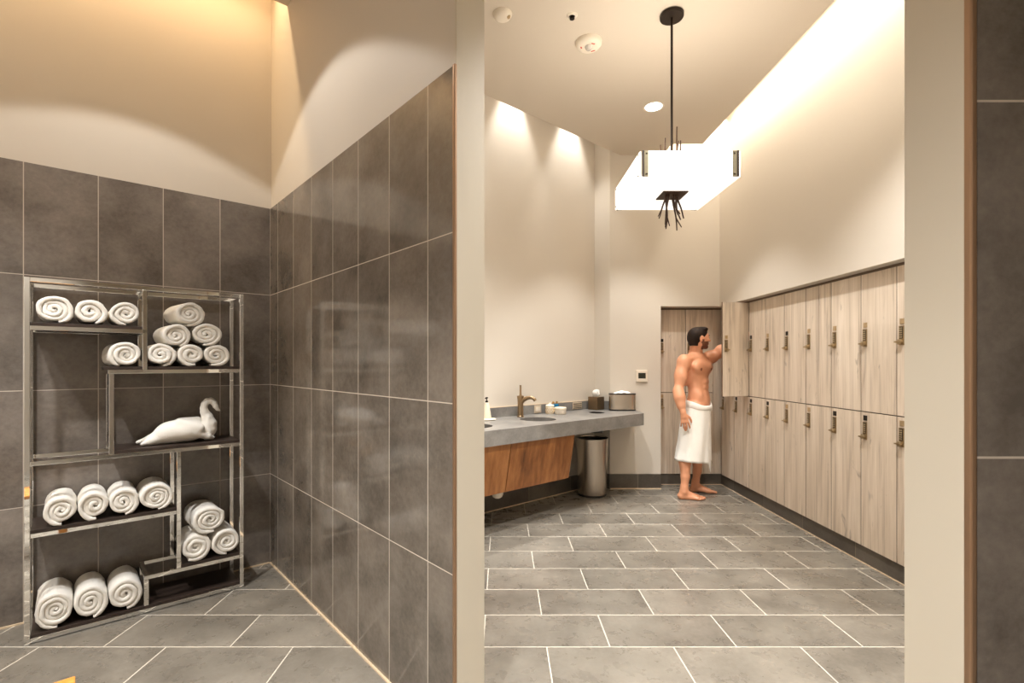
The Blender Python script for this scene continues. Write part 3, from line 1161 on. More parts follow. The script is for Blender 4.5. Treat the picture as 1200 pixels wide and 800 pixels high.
for a, b in zip(rows, rows[1:]):
    for j in range(4):
        bm.faces.new((a[j], a[j + 1], b[j + 1], b[j]))
obj('paper_towel', bm, M['paper'], t, smooth=True)

# thermostat
t = empty('thermostat', 'white thermostat with dark screen on the far wall', 'thermostat', ((751.7 - 588) / 583 * YB, YB, 1.226))
bm = BM()
box(bm, -0.062, 0.062, -0.022, -0.0005, -0.064, 0.064)
obj('housing', bm, M['white_plastic'], t, bevel=0.006)
bm = BM()
box(bm, -0.040, 0.040, -0.0235, -0.0215, -0.026, 0.034)
obj('screen', bm, M['screen'], t, bevel=0.001)

# trash can
t = empty('trash_can', 'tall round brushed steel trash can under the counter', 'trash can', (0.940, 5.180, 0))
bm = BM()
lathe(bm, [(0.143, 0.018), (0.168, 0.583), (0.1705, 0.590), (0.168, 0.594), (0.163, 0.590), (0.160, 0.570), (0.140, 0.03), (0, 0.03)], 56)
for f in bm.faces:
    c = f.calc_center_median()
    if (c.xy.length < 0.158 and c.z < 0.57 and f.calc_center_median().z > 0.025) and c.xy.length < 0.14:
        f.material_index = 1
obj('body', bm, [M['steel'], M['black']], t, smooth='auto')
bm = BM()
lathe(bm, [(0.130, 0.06), (0.158, 0.585), (0.1565, 0.585), (0.128, 0.06), (0, 0.058)], 40)
obj('liner', bm, M['black'], t, smooth='auto')
bm = BM()
lathe(bm, [(0, 0), (0.146, 0), (0.148, 0.010), (0.146, 0.020), (0, 0.020)], 48)
obj('base_ring', bm, M['black'], t, smooth='auto')

# ================================================================== TOWEL SHELF
FLp = Vector((-2.303, 2.397, 0))
SW, SD, SH, PR = 0.967, 0.275, 1.782, 0.022
t_s = empty('towel_shelf', 'tall chrome shelf unit with dark wood shelves holding rolled white towels', 'shelf', tuple(FLp), RZ2)


def bar(bm, x0, x1, y0, y1, z0, z1):
    box(bm, x0, x1, y0, y1, z0, z1)


def chrome(name, boxes, parent=t_s):
    bm = BM()
    for b in boxes:
        box(bm, *b)
    return obj(name, bm, M['chrome'], parent, bevel=0.0018)


for x0 in (0, SW - PR):
    for y0 in (0, SD - PR):
        chrome('corner_post', [(x0, x0 + PR, y0, y0 + PR, 0, SH)])
chrome('top_frame', [(PR, SW - PR, 0, PR, SH - PR, SH), (PR, SW - PR, SD - PR, SD, SH - PR, SH),
                     (0, PR, PR, SD - PR, SH - PR, SH), (SW - PR, SW, PR, SD - PR, SH - PR, SH),
                     (0.465, 0.465 + PR, PR, SD - PR, SH - PR, SH)])


def shelf(u0, u1, z, pu0, pu1, left_side=True, right_side=True):
    """chrome rails at height z (centre) with a dark board between and over them"""
    h = PR / 2
    bm = BM()
    if pu1 > pu0:
        box(bm, pu0, pu1, 0.001, SD - 0.001, z + h, z + h + 0.016)
        p = obj('shelf_board', bm, M['dark_wood'], t_s, bevel=0.001)
    else:
        p = t_s
        bm.free()
    bx = [(u0, u1, 0, PR, z - h, z + h), (u0, u1, SD - PR, SD, z - h, z + h)]
    if left_side:
        bx.append((u0, u0 + PR, PR, SD - PR, z - h, z + h))
    if right_side:
        bx.append((u1 - PR, u1, PR, SD - PR, z - h, z + h))
    chrome('shelf_frame', bx, p)


def post(u, z0, z1):
    for y0 in (0, SD - PR):
        chrome('inner_post', [(u, u + PR, y0, y0 + PR, z0, z1)])


ZA, ZB, ZCs, ZD, ZF = 1.536, 1.318, 0.874, 0.524, 0.194
HB = PR / 2 + 0.016
shelf(PR, 0.465 + PR, ZA, PR, 0.465, False, True)
shelf(0.318, SW - PR, ZB, 0.300, SW - PR - 0.001, True, False)
shelf(PR, SW - PR, ZCs, 0.330, SW - PR - 0.001, False, False)
shelf(PR, 0.622, ZD, PR + 0.001, 0.621, False, False)
shelf(0.472, SW - PR, ZF, 0.645, SW - PR - 0.001, True, False)
shelf(PR, SW - PR, 0.016, PR + 0.001, SW - PR - 0.001, False, False)
post(0.465, ZB + PR / 2, SH - PR)
post(0.322, ZCs + PR / 2, ZB - PR / 2)
post(0.622, ZF + PR / 2, ZCs - PR / 2)
post(0.472, 0.027 + 0.016, ZF - PR / 2)


# ---- rolled towels
def roll_mesh(w, h, Lr, seed):
    ra = random.Random(seed)
    t = ra.uniform(0.0175, 0.0215)
    R = 0.5
    r0 = 0.002
    Rm = (w + h) / 4
    turns = (Rm - t * 0.5 - r0) / t
    nseg = int(turns * 30)
    th_end = -pi / 2 + ra.uniform(-0.5, 0.4)
    sgn = ra.choice((-1, 1))
    bm = BM()
    cs = []
    rc = t * 0.49
    for k in range(5):        # front rounded edge
        a = -pi / 2 + pi * k / 4
        cs.append((sin(a), -1, cos(a)))
    mids = [0.25, 0.5, 0.75]
    rings = []
    off = Vector((ra.uniform(0, 50), ra.uniform(0, 50), ra.uniform(0, 50)))
    for i in range(nseg + 1):
        q = i / nseg
        ang = th_end + sgn * (q - 1) * turns * 2 * pi
        r = r0 + t * turns * q
        jit = 0.010 * noise.noise(off + Vector((q * turns * 2.0, 0, 0)))
        jit += 0.012 * (1 - q) * (0.35)           # the core sits slightly proud or sunk
        jit2 = 0.008 * noise.noise(off + Vector((0, q * turns * 2.0, 7)))
        wob = 1 + 0.07 * noise.noise(off + Vector((cos(ang) * 1.2, sin(ang) * 1.2, q * 2)))
        tt = rc * (1.0 if 0.015 < q < 0.985 else 0.55)
        y0, y1 = jit, Lr + jit2
        prof = []
        for k in range(7):
            a = -pi / 2 + pi * k / 6
            prof.append((r + tt * sin(a), y0 + 0.75 * tt * (1 - cos(a))))
        for m in mids:
            prof.append((r + tt, y0 + (y1 - y0) * m))
        for k in range(7):
            a = pi / 2 - pi * k / 6
            prof.append((r + tt * sin(a), y1 - 0.75 * tt * (1 - cos(a))))
        for m in mids[::-1]:
            prof.append((r - tt, y0 + (y1 - y0) * m))
        ring = []
        for (rr, y) in prof:
            x = rr * cos(ang) * wob * (w / 2) / Rm
            z = rr * sin(ang) * wob * (h / 2) / Rm
            d = 0.0034 * noise.noise(off + Vector((x * 42, y * 24, z * 42))) + 0.0012 * noise.noise(off + Vector((x * 150, y * 110, z * 150)))
            x += d
            z += 0.5 * d
            zb = -h / 2 + 0.004
            if z < zb:
                z = zb + (z - zb) * 0.25
            ring.append(bm.verts.new((x, y, max(z + h / 2, 0.0))))
        rings.append(ring)
    m = len(rings[0])
    for a, b in zip(rings, rings[1:]):
        for k in range(m):
            bm.faces.new((a[k], a[(k + 1) % m], b[(k + 1) % m], b[k]))
    bm.faces.new(rings[0])
    bm.faces.new(rings[-1][::-1])
    xs = [v.co.x for v in bm.verts]
    zs = [v.co.z for v in bm.verts]
    kx, kz, xc, zl = w / (max(xs) - min(xs)), h / (max(zs) - min(zs)), (max(xs) + min(xs)) / 2, min(zs)
    for v in bm.verts:
        v.co.x = (v.co.x - xc) * kx
        v.co.z = (v.co.z - zl) * kz
    return bm


rolls = []
zA, zB, zD, zF, zG = (z + HB + 0.0005 for z in (ZA, ZB, ZD, ZF, 0.016))


def roll(u, z, w, h, seed, label, yaw=0.0, v=0.005, Lr=0.25, group='rolled white towels'):
    bm = roll_mesh(w, h, Lr, seed)
    o = obj('rolled_towel', bm, M['terry'], None, smooth=True)
    o.location = FLp + D2 * u + D1 * v + Vector((0, 0, z))
    o.rotation_euler = (0, 0, RZ2 + radians(yaw))
    tag(o, label, 'towel', group)
    return o


roll(0.1125, zA, 0.143, 0.135, 1, 'rolled white towel at the left end of the top shelf', 1)
roll(0.2525, zA, 0.133, 0.128, 2, 'rolled white towel in the middle of the top shelf', 0)
roll(0.3885, zA, 0.133, 0.127, 3, 'rolled white towel on the top shelf against the divider post', 0)
roll(0.39, zB, 0.142, 0.132, 4, 'single rolled white towel left of the divider post, second shelf down', 5)
roll(0.557, zB, 0.14, 0.128, 5, 'rolled white towel at bottom left of the six-towel pile', 2)
roll(0.693, zB, 0.129, 0.127, 6, 'rolled white towel in the bottom middle of the six-towel pile', 1)
roll(0.827, zB, 0.136, 0.125, 7, 'rolled white towel at bottom right of the six-towel pile', -1)
roll(0.625, zB + 0.112, 0.14, 0.128, 8, 'rolled white towel in the middle row left of the six-towel pile', 5)
roll(0.777, zB + 0.121, 0.152, 0.13, 9, 'rolled white towel in the middle row right of the six-towel pile', -3)
roll(0.692, zB + 0.230, 0.15, 0.138, 10, 'rolled white towel topmost of the six-towel pile', 8)
roll(0.131, zD, 0.13, 0.142, 11, 'leftmost of four rolled white towels in the row below the swan', 0)
roll(0.2597, zD, 0.126, 0.146, 12, 'second from left of four rolled white towels below the swan', 0)
roll(0.388, zD, 0.129, 0.143, 13, 'third from left of four rolled white towels below the swan', 0)
roll(0.532, zD, 0.156, 0.146, 14, 'rightmost of four rolled white towels in the row below the swan', 0)
roll(0.722, zF, 0.149, 0.15, 15, 'bottom left rolled white towel of the three-towel pyramid at lower right', 0)
roll(0.8715, zF, 0.148, 0.148, 16, 'bottom right rolled white towel of the three-towel pyramid at lower right', 0)
roll(0.786, zF + 0.146, 0.168, 0.15, 17, 'top rolled white towel of the three-towel pyramid at lower right', 3)
roll(0.108, zG, 0.145, 0.176, 18, 'leftmost of three rolled white towels on the bottom shelf', 0)
roll(0.2515, zG, 0.14, 0.17, 19, 'middle one of three rolled white towels on the bottom shelf', 0)
roll(0.3955, zG, 0.147, 0.166, 20, 'rightmost of three rolled white towels on the bottom shelf', 0)

# ---- towel folded into a swan
t_w = empty('towel_swan', 'white towel folded into a swan on the middle shelf', 'towel swan', tuple(FLp + D2 * 0.64 + D1 * 0.11 + Vector((0, 0, ZCs + HB + 0.0008))), RZ2)


def sw(x, y, v=0.0):
    return ((x - 523) * 0.00044, v, max((550 - y), 0) * 0.00054)


S = SDF((-0.23, -0.12, -0.01), (0.24, 0.12, 0.27), 0.0035)
S.ell(sw(545, 420), (0.112, 0.070, 0.062), k=0.02)
S.ell(sw(650, 425), (0.085, 0.074, 0.062), k=0.03)
S.cap(sw(420, 450), sw(250, 500), 0.050, 0.030, k=0.04)
S.cap(sw(260, 500, -0.012), sw(140, 530, -0.024), 0.024, 0.010, k=0.02)
S.cap(sw(250, 490, 0.012), sw(100, 515, 0.02), 0.024, 0.009, k=0.02)
S.cap(sw(560, 330, 0.02), sw(760, 335, 0.03), 0.020, 0.026, k=0.02)
S.cap(sw(540, 330, -0.035), sw(760, 400, -0.05), 0.022, 0.026, k=0.015)
S.cap(sw(720, 450, -0.045), sw(860, 500, -0.04), 0.026, 0.018, k=0.012)
S.cap(sw(860, 500, -0.04), sw(925, 520, -0.03), 0.016, 0.010, k=0.01)
S.cap(sw(720, 450, 0.045), sw(900, 510, 0.05), 0.026, 0.014, k=0.012)
S.f = np.maximum(S.f, (-(S.lo[2] + S.h * np.arange(S.n[2])))[None, None, :].astype(np.float32) + 0.001)
o = sdf_obj('body', S, [M['terry_swan']], t_w, 3)
S = SDF((-0.05, -0.08, -0.01), (0.26, 0.08, 0.27), 0.003)
pts = [sw(875, 500), sw(893, 430), sw(893, 370), sw(868, 295), sw(836, 235), sw(826, 195), sw(836, 150), sw(868, 118), sw(912, 112), sw(950, 140), sw(970, 178), sw(992, 212), sw(1022, 232)]
rd = [0.030, 0.040, 0.040, 0.031, 0.023, 0.0195, 0.0185, 0.0180, 0.0172, 0.0162, 0.0145, 0.0095, 0.004]
S.chain(pts, rd, 0.005)
S.cap(sw(875, 470, -0.030), sw(870, 300, -0.028), 0.014, 0.008, k=0.01)
S.f = np.maximum(S.f, (-(S.lo[2] + S.h * np.arange(S.n[2])))[None, None, :].astype(np.float32) + 0.001)
o = sdf_obj('neck', S, [M['terry_swan']], t_w, 2)

# ================================================================== TEAK BENCH (corner in frame)
bc = Vector((-1.247, 1.455, 0))
t_b = empty('teak_bench', 'low teak slatted bench, only one corner at the bottom left edge', 'bench', tuple(bc), RZ2)
for k in range(5):
    bm = BM()
    box(bm, -1.0, 0, -0.072 * (k + 1) + 0.006, -0.072 * k, 0.428, 0.45)
    obj('slat', bm, M['teak'], t_b, bevel=0.003)
for x in (-0.94, -0.06):
    bm = BM()
    box(bm, x - 0.025, x + 0.025, -0.355, -0.005, 0.385, 0.427)
    obj('rail', bm, M['teak'], t_b, bevel=0.002)
    for y in (-0.335, -0.025):
        bm = BM()
        box(bm, x - 0.024, x + 0.024, y - 0.024, y + 0.024, 0, 0.385)
        obj('leg', bm, M['teak'], t_b, bevel=0.002)

# ================================================================== PERSON
PO = Vector((1.99, 5.11, 0))
t_p = None


def nz(v):
    v = Vector(v)
    return v.normalized()


UP = Vector((0, 0, 1))


def fr_dir(ang):
    """facing angle in degrees from +X"""
    f = Vector((cos(radians(ang)), sin(radians(ang)), 0))
    return f, Vector((-f.y, f.x, 0))


Fp, Lp = fr_dir(-28)      # pelvis
Fw, Lw = fr_dir(-40)      # waist
Fc, Lc = fr_dir(-52)      # chest
Fh, Lh = fr_dir(2)        # head


def R3(f, l, u=UP):
    return [list(f), list(l), list(u)]


S = SDF((1.66, 4.80, -0.01), (2.82, 5.44, 1.78), 0.0045)


def at(c, f, l, df, dl, dz):
    return Vector(c) + f * df + l * dl + UP * dz


pel = Vector((2.005, 5.125, 0.93))
wai = Vector((2.018, 5.118, 1.09))
che = Vector((2.005, 5.125, 1.285))
# trunk
S.ell(at(pel, Fp, Lp, -0.01, 0, -0.02), (0.105, 0.160, 0.13), R3(Fp, Lp), 0.05)
S.ell(at(wai, Fw, Lw, 0, 0, 0), (0.092, 0.132, 0.16), R3(Fw, Lw), 0.05)
S.ell(at(che, Fc, Lc, 0, 0, 0), (0.110, 0.158, 0.175), R3(Fc, Lc), 0.05)
S.ell(at(che, Fc, Lc, -0.02, 0, 0.10), (0.085, 0.150, 0.075), R3(Fc, Lc), 0.05)
for s in (-1, 1):
    S.ell(at(che, Fc, Lc, 0.072, s * 0.076, 0.040), (0.042, 0.088, 0.066), R3(Fc, Lc), 0.030)       # pecs
    S.ell(at(che, Fc, Lc, -0.045, s * 0.118, -0.02), (0.060, 0.052, 0.13), R3(Fc, Lc), 0.03)         # lats
    S.ell(at(wai, Fw, Lw, 0.01, s * 0.105, -0.055), (0.070, 0.036, 0.06), R3(Fw, Lw), 0.03)          # obliques
    for j, zz in enumerate((0.085, 0.030, -0.028)):
        S.ell(at(wai, Fw, Lw, 0.080 - 0.003 * j, s * 0.032, zz), (0.016, 0.029, 0.025), R3(Fw, Lw), 0.022)
    S.ell(at(wai, Fw, Lw, 0.070, s * 0.03, -0.10), (0.026, 0.030, 0.06), R3(Fw, Lw), 0.02)
S.ell(at(wai, Fw, Lw, 0.020, 0, -0.11), (0.088, 0.125, 0.11), R3(Fw, Lw), 0.04)
# traps and neck
hd = Vector((2.010, 5.085, 1.628))       # cranium centre
nb = at(che, Fc, Lc, -0.005, 0, 0.165)
S.cap(nb - UP * 0.03, hd + Vector((-0.012, 0.004, -0.075)), 0.060, 0.053, 0.03)
shR = Vector((1.838, 5.015, 1.385))
shL = Vector((2.175, 5.205, 1.420))
S.cap(nb - UP * 0.02 + Fc * -0.01, shR.lerp(nb, 0.25) + UP * 0.008, 0.050, 0.040, 0.03)
S.cap(nb - UP * 0.02 + Fc * -0.01, shL.lerp(nb, 0.25), 0.050, 0.040, 0.03)
S.cap(nb - UP * 0.015, nb + UP * 0.075 - Fc * 0.01, 0.068, 0.052, 0.03)
# collar bones
S.cap(at(nb, Fc, Lc, 0.062, -0.02, -0.028), shR + Fc * 0.03 + UP * 0.02, 0.012, 0.012, 0.02)
S.cap(at(nb, Fc, Lc, 0.062, 0.02, -0.028), shL + Fc * 0.03 + UP * 0.01, 0.012, 0.012, 0.02)
# right arm hanging
elR = Vector((1.752, 4.960, 1.085))
wrR = Vector((1.788, 4.905, 0.880))
S.ell(shR + Vector((-0.010, -0.008, -0.018)), (0.065, 0.062, 0.085), None, 0.05)
S.chain([shR, shR.lerp(elR, 0.5) + Vector((0, 0, 0)), elR], [0.056, 0.047, 0.038], 0.03)
S.ell(shR.lerp(elR, 0.55) + Vector((0.012, -0.012, 0)), (0.041, 0.041, 0.085), None, 0.04)
S.ell(shR.lerp(elR, 0.48) + Vector((-0.018, 0.008, 0)), (0.038, 0.040, 0.09), None, 0.04)
S.chain([elR, elR.lerp(wrR, 0.28) + Vector((0.002, -0.004, 0)), elR.lerp(wrR, 0.65), wrR], [0.040, 0.046, 0.036, 0.027], 0.035)
S.ell(elR.lerp(wrR, 0.24) + Vector((0.010, -0.006, 0)), (0.038, 0.036, 0.08), None, 0.04)
# left arm reaching up into the open locker
elL = Vector((2.415, 5.115, 1.562))
wrL = Vector((2.615, 5.095, 1.690))
S.ell(shL + Vector((0.0, 0, 0.005)), (0.074, 0.068, 0.070), None, 0.03)
S.chain([shL, shL.lerp(elL, 0.5), elL], [0.060, 0.054, 0.042], 0.03)
S.ell(shL.lerp(elL, 0.5) + Vector((-0.008, 0, 0.018)), (0.07, 0.045, 0.05), None, 0.025)
S.chain([elL, elL.lerp(wrL, 0.3), elL.lerp(wrL, 0.7), wrL], [0.042, 0.046, 0.036, 0.027], 0.02)


# hands: palm, four jointed fingers of unequal length, thumb from the side of the palm
def hand(w, d, side, pn, curl, spread=1.0):
    """w wrist, d along the hand, side towards the thumb, pn out of the palm"""
    d = nz(d)
    side = nz(side - d * side.dot(d))
    pn = nz(d.cross(side)) if d.cross(side).dot(pn) > 0 else -nz(d.cross(side))
    for o_, r_ in ((-0.026, 0.0135), (-0.009, 0.015), (0.009, 0.0155), (0.025, 0.0145)):
        S.cap(w + d * 0.012 + side * o_ * 0.55, w + d * 0.082 + side * o_ * 1.05, r_, r_ * 0.88, 0.010)
    S.cap(w - d * 0.02, w + d * 0.03, 0.026, 0.024, 0.015)
    S.cap(w + d * 0.02 + side * 0.015 + pn * 0.006, w + d * 0.06 + side * 0.026 + pn * 0.008, 0.019, 0.014, 0.010)
    for j, (o_, ln, r_) in enumerate(((0.031, 0.074, 0.0090), (0.0105, 0.084, 0.0095), (-0.0105, 0.078, 0.0090), (-0.031, 0.060, 0.0080))):
        p = w + d * (0.090 - 0.004 * abs(j - 1.2)) + side * o_ * 1.05
        ang = curl[j]
        dirn = d + side * (0.10 * spread * (1.2 - j))
        dirn.normalize()
        tot = 0.0
        for seg, (fr_, bend) in enumerate(((0.46, 0.45), (0.31, 0.9), (0.23, 0.75))):
            tot += ang * bend
            v = dirn * cos(tot) + pn * sin(tot)
            q = p + v * ln * fr_
            S.cap(p, q, r_ * (1 - 0.07 * seg), r_ * (0.95 - 0.09 * seg), 0.0045)
            p = q
    # thumb
    p0 = w + d * 0.022 + side * 0.026 + pn * 0.008
    p1 = p0 + (d * 0.62 + side * 0.62 + pn * 0.30).normalized() * 0.040
    p2 = p1 + (d * 0.85 + side * 0.30 + pn * 0.30).normalized() * 0.032
    p3 = p2 + (d * 0.92 + side * 0.08 + pn * 0.32).normalized() * 0.024
    S.chain([p0, p1, p2, p3], [0.0150, 0.0115, 0.0105, 0.0085], 0.007)


hand(wrR + Vector((0.002, -0.002, -0.012)), Vector((0.16, -0.02, -0.98)), Vector((0.96, -0.22, 0.16)), Vector((0.2, 0.95, 0)), (0.35, 0.45, 0.55, 0.65))
hand(wrL + Vector((0.012, 0, 0.008)), Vector((0.86, 0.05, 0.42)), Vector((-0.2, -0.5, 0.85)), Vector((0.3, -0.85, -0.4)), (0.5, 0.6, 0.65, 0.7))

# legs and feet
hipR, hipL = at(pel, Fp, Lp, -0.01, -0.09, -0.03), at(pel, Fp, Lp, 0.02, 0.09, -0.03)
knR, knL = Vector((1.872, 5.020, 0.49)), Vector((2.085, 5.228, 0.49))
anR, anL = Vector((1.832, 4.996, 0.085)), Vector((2.052, 5.268, 0.085))
for hp, kn, an in ((hipR, knR, anR), (hipL, knL, anL)):
    S.chain([hp, hp.lerp(kn, 0.5), kn + UP * 0.02], [0.092, 0.078, 0.057], 0.03)
    S.chain([kn + UP * 0.01, kn.lerp(an, 0.28) + Vector((-0.012, 0, 0)), kn.lerp(an, 0.65), an + UP * 0.02], [0.055, 0.055, 0.042, 0.034], 0.02)
    S.ell(kn.lerp(an, 0.27) + Vector((-0.030, 0.008, 0)), (0.042, 0.048, 0.105), None, 0.02)
    S.ell(kn + Vector((0.03, -0.008, 0.0)), (0.03, 0.036, 0.04), None, 0.02)


def foot(an, ang, sd):
    f, l = fr_dir(ang)
    z = 0.0
    an = Vector((an.x, an.y, 0))
    g = lambda df, dl, dz: an + f * df + l * dl + UP * dz
    S.cap(g(0, 0, 0.12), g(-0.004, 0, 0.075), 0.036, 0.039, 0.02)
    S.ell(g(-0.030, 0, 0.034), (0.036, 0.032, 0.034), R3(f, l), 0.02)
    S.cap(g(0.0, 0, 0.070), g(0.095, sd * 0.006, 0.036), 0.035, 0.023, 0.025)
    S.cap(g(-0.02, 0, 0.030), g(0.12, -sd * 0.022, 0.021), 0.029, 0.020, 0.02)
    S.cap(g(0.02, sd * 0.012, 0.045), g(0.135, sd * 0.022, 0.024), 0.028, 0.023, 0.02)
    S.cap(g(0.12, sd * 0.02, 0.024), g(0.125, -sd * 0.030, 0.018), 0.022, 0.017, 0.015)
    for j, (dl, ln, r_) in enumerate(((0.028, 0.062, 0.0145), (0.006, 0.058, 0.0105), (-0.011, 0.050, 0.0098), (-0.026, 0.040, 0.0092), (-0.039, 0.030, 0.0086))):
        b = g(0.135 - 0.010 * j * 0.6, sd * dl, 0.020 if j == 0 else 0.017)
        S.cap(b, b + f * ln * 0.55 + UP * 0.002, r_ * 1.05, r_, 0.006)
        S.cap(b + f * ln * 0.55 + UP * 0.002, b + f * ln - UP * 0.004, r_, r_ * 0.92, 0.005)
    for sgn in (-1, 1):
        S.ell(g(0.0, sgn * 0.034, 0.080), (0.014, 0.012, 0.016), R3(f, l), 0.012)


foot(anR, -12, 1)
foot(anL, -12, -1)

# head: cranium, jaw, face
H = lambda df, dl, dz: hd + Fh * df + Lh * dl + UP * dz
S.ell(H(-0.006, 0, 0.012), (0.099, 0.076, 0.088), R3(Fh, Lh), 0.03)
S.ell(H(0.042, 0, -0.022), (0.058, 0.062, 0.075), R3(Fh, Lh), 0.03)
S.cap(H(0.020, -0.046, -0.070), H(0.072, -0.016, -0.098), 0.021, 0.017, 0.025)
S.cap(H(0.020, 0.046, -0.070), H(0.072, 0.016, -0.098), 0.021, 0.017, 0.025)
S.ell(H(0.078, 0, -0.096), (0.021, 0.024, 0.019), R3(Fh, Lh), 0.015)
S.cap(H(0.088, -0.030, 0.014), H(0.088, 0.030, 0.014), 0.012, 0.012, 0.014)      # brow
S.ell(H(0.103, -0.031, -0.006), (0.012, 0.016, 0.009), R3(Fh, Lh), 0.008, True)   # eye sockets
S.ell(H(0.103, 0.031, -0.006), (0.012, 0.016, 0.009), R3(Fh, Lh), 0.008, True)
S.ell(H(0.085, -0.031, -0.007), (0.0125, 0.013, 0.0105), R3(Fh, Lh), 0.004)
S.ell(H(0.085, 0.031, -0.007), (0.0125, 0.013, 0.0105), R3(Fh, Lh), 0.004)
S.cap(H(0.096, 0, 0.004), H(0.119, 0, -0.032), 0.0085, 0.0115, 0.008)            # nose
S.cap(H(0.108, -0.011, -0.036), H(0.108, 0.011, -0.036), 0.0085, 0.0085, 0.006)
S.ell(H(0.074, -0.040, -0.030), (0.024, 0.022, 0.016), R3(Fh, Lh), 0.015)         # cheek bones
S.ell(H(0.074, 0.040, -0.030), (0.024, 0.022, 0.016), R3(Fh, Lh), 0.015)
S.cap(H(0.096, -0.016, -0.059), H(0.096, 0.016, -0.059), 0.0070, 0.0070, 0.006)   # lips
S.cap(H(0.094, -0.014, -0.069), H(0.094, 0.014, -0.069), 0.0075, 0.0075, 0.005)
for s in (-1, 1):                                                                  # ears
    S.ell(H(0.002, s * 0.078, -0.016), (0.018, 0.009, 0.031), R3(Fh, Lh), 0.006)
    S.ell(H(0.006, s * 0.086, -0.014), (0.009, 0.007, 0.017), R3(Fh, Lh), 0.004, True)

nipR = at(che, Fc, Lc, 0.114, -0.096, 0.018)
nipL = at(che, Fc, Lc, 0.114, 0.096, 0.018)


def skin_regions(c):
    out = np.zeros(len(c), dtype=int)
    d = c - np.array(hd)
    f = d @ np.array(Fh)
    l = d @ np.array(Lh)
    z = d[:, 2]
    near = np.linalg.norm(d, axis=1) < 0.17
    jaw = near & (z < -0.042) & (z > -0.125) & (f > 0.012) & ~((np.abs(l) < 0.012) & (f > 0.105))
    jaw |= near & (np.abs(f - 0.018) < 0.014) & (z < -0.02) & (z > -0.06) & (np.abs(l) > 0.05)
    out[jaw] = 1
    lips = near & (f > 0.094) & (z < -0.054) & (z > -0.074) & (np.abs(l) < 0.022)
    out[lips] = 2
    for p in (nipR, nipL):
        out[np.linalg.norm(c - np.array(p), axis=1) < 0.0155] = 3
    return out


# put the figure on the floor exactly, flat soles
S.f = np.maximum(S.f, (-(S.lo[2] + S.h * np.arange(S.n[2])))[None, None, :].astype(np.float32) + 0.0015)
person = sdf_obj('person', S, [M['skin'], M['beard'], M['lip'], M['nipple']], None, 1, mat_fn=skin_regions)
tag(person, 'bare-chested person in a white waist towel reaching into the open locker', 'person')

# hair as a shell over the skull, cut away from face and ears
S = SDF(tuple(hd - Vector((0.15, 0.13, 0.13))), tuple(hd + Vector((0.15, 0.13, 0.14))), 0.0032)
S.ell(H(-0.008, 0, 0.016), (0.105, 0.0795, 0.092), R3(Fh, Lh), 0.01)
S.cap(H(-0.052, 0, -0.02), H(-0.040, 0, -0.070), 0.060, 0.052, 0.02)
S.ell(H(0.050, 0.0, 0.084), (0.045, 0.058, 0.024), R3(Fh, Lh), 0.02)
S.ell(H(0.105, 0, -0.028), (0.078, 0.12, 0.078), R3(Fh, Lh), 0.012, True)       # face
S.ell(H(0.092, 0, -0.115), (0.120, 0.15, 0.105), R3(Fh, Lh), 0.012, True)      # jaw and below the ears
for s in (-1, 1):
    S.ell(H(0.006, s * 0.085, -0.020), (0.024, 0.030, 0.036), R3(Fh, Lh), 0.006, True)
S.ell(H(-0.055, 0, -0.150), (0.10, 0.12, 0.068), R3(Fh, Lh), 0.01, True)
hair = sdf_obj('hair', S, [M['hair']], person, 1)
for s in (-1, 1):
    bm = BM()
    bmesh.ops.create_uvsphere(bm, u_segments=14, v_segments=10, radius=0.0075, matrix=Matrix.Translation(H(0.0930, s * 0.031, -0.007)))
    obj('eye', bm, M['eye'], person, smooth=True)
    bm = BM()
    tube(bm, [H(0.101, s * 0.014, 0.016), H(0.099, s * 0.030, 0.021), H(0.088, s * 0.048, 0.017)], [0.004, 0.0042, 0.003], 8)
    obj('eyebrow', bm, M['hair'], person, smooth=True)

# towel wrapped round the waist
bm = BM()
na, nzv = 88, 26
turn = 2 * pi * 1.16
a0 = radians(-38)
cT, cB = Vector((2.012, 5.115)), Vector((1.968, 5.128))
axB = Vector((0.62, 0.78))
rows = []
for i in range(na + 1):
    q = i / na
    ang = a0 - turn * q
    layer = 0.010 * (1 - q) if q < 0.5 else 0.010 * (1 - q)
    col = []
    zt = 0.950 - 0.030 * cos(ang + 0.75)
    corner = max(0, 1 - abs(q) / 0.05)
    zb = 0.372 + 0.012 * sin(ang * 2) - 0.10 * corner
    for j in range(nzv + 1):
        s = j / nzv
        z = zt + (zb - zt) * s
        c = cT.lerp(cB, s)
        # section: rounder at the waist, drawn out along the stride at the hem
        ra_ = 0.116 + (0.156 - 0.116) * s
        rb_ = 0.162 + (0.226 - 0.162) * s
        e1 = Vector((Fp.x, Fp.y)).lerp(Vector((axB.y, -axB.x)), s)
        e1.normalize()
        e2 = Vector((-e1.y, e1.x))
        d = Vector((cos(ang), sin(ang)))
        u, w = d.dot(e1), d.dot(e2)
        rad = 1 / sqrt((u / ra_) ** 2 + (w / rb_) ** 2)
        rad += layer + 0.006 + 0.005 * s * sin(ang * 7 + 1.5 * s) + 0.004 * s * sin(ang * 12 + 2) + 0.004 * noise.noise(Vector((ang * 2.2, z * 6, 1.3)))
        col.append(bm.verts.new((c.x + d.x * rad, c.y + d.y * rad, z)))
    rows.append(col)
for a, b in zip(rows, rows[1:]):
    for j in range(nzv):
        bm.faces.new((a[j], a[j + 1], b[j + 1], b[j]))
tw = obj('waist_towel', bm, M['terry'], person, smooth=True)
md = tw.modifiers.new('thick', 'SOLIDIFY')
md.thickness = 0.008
md.offset = 0.0
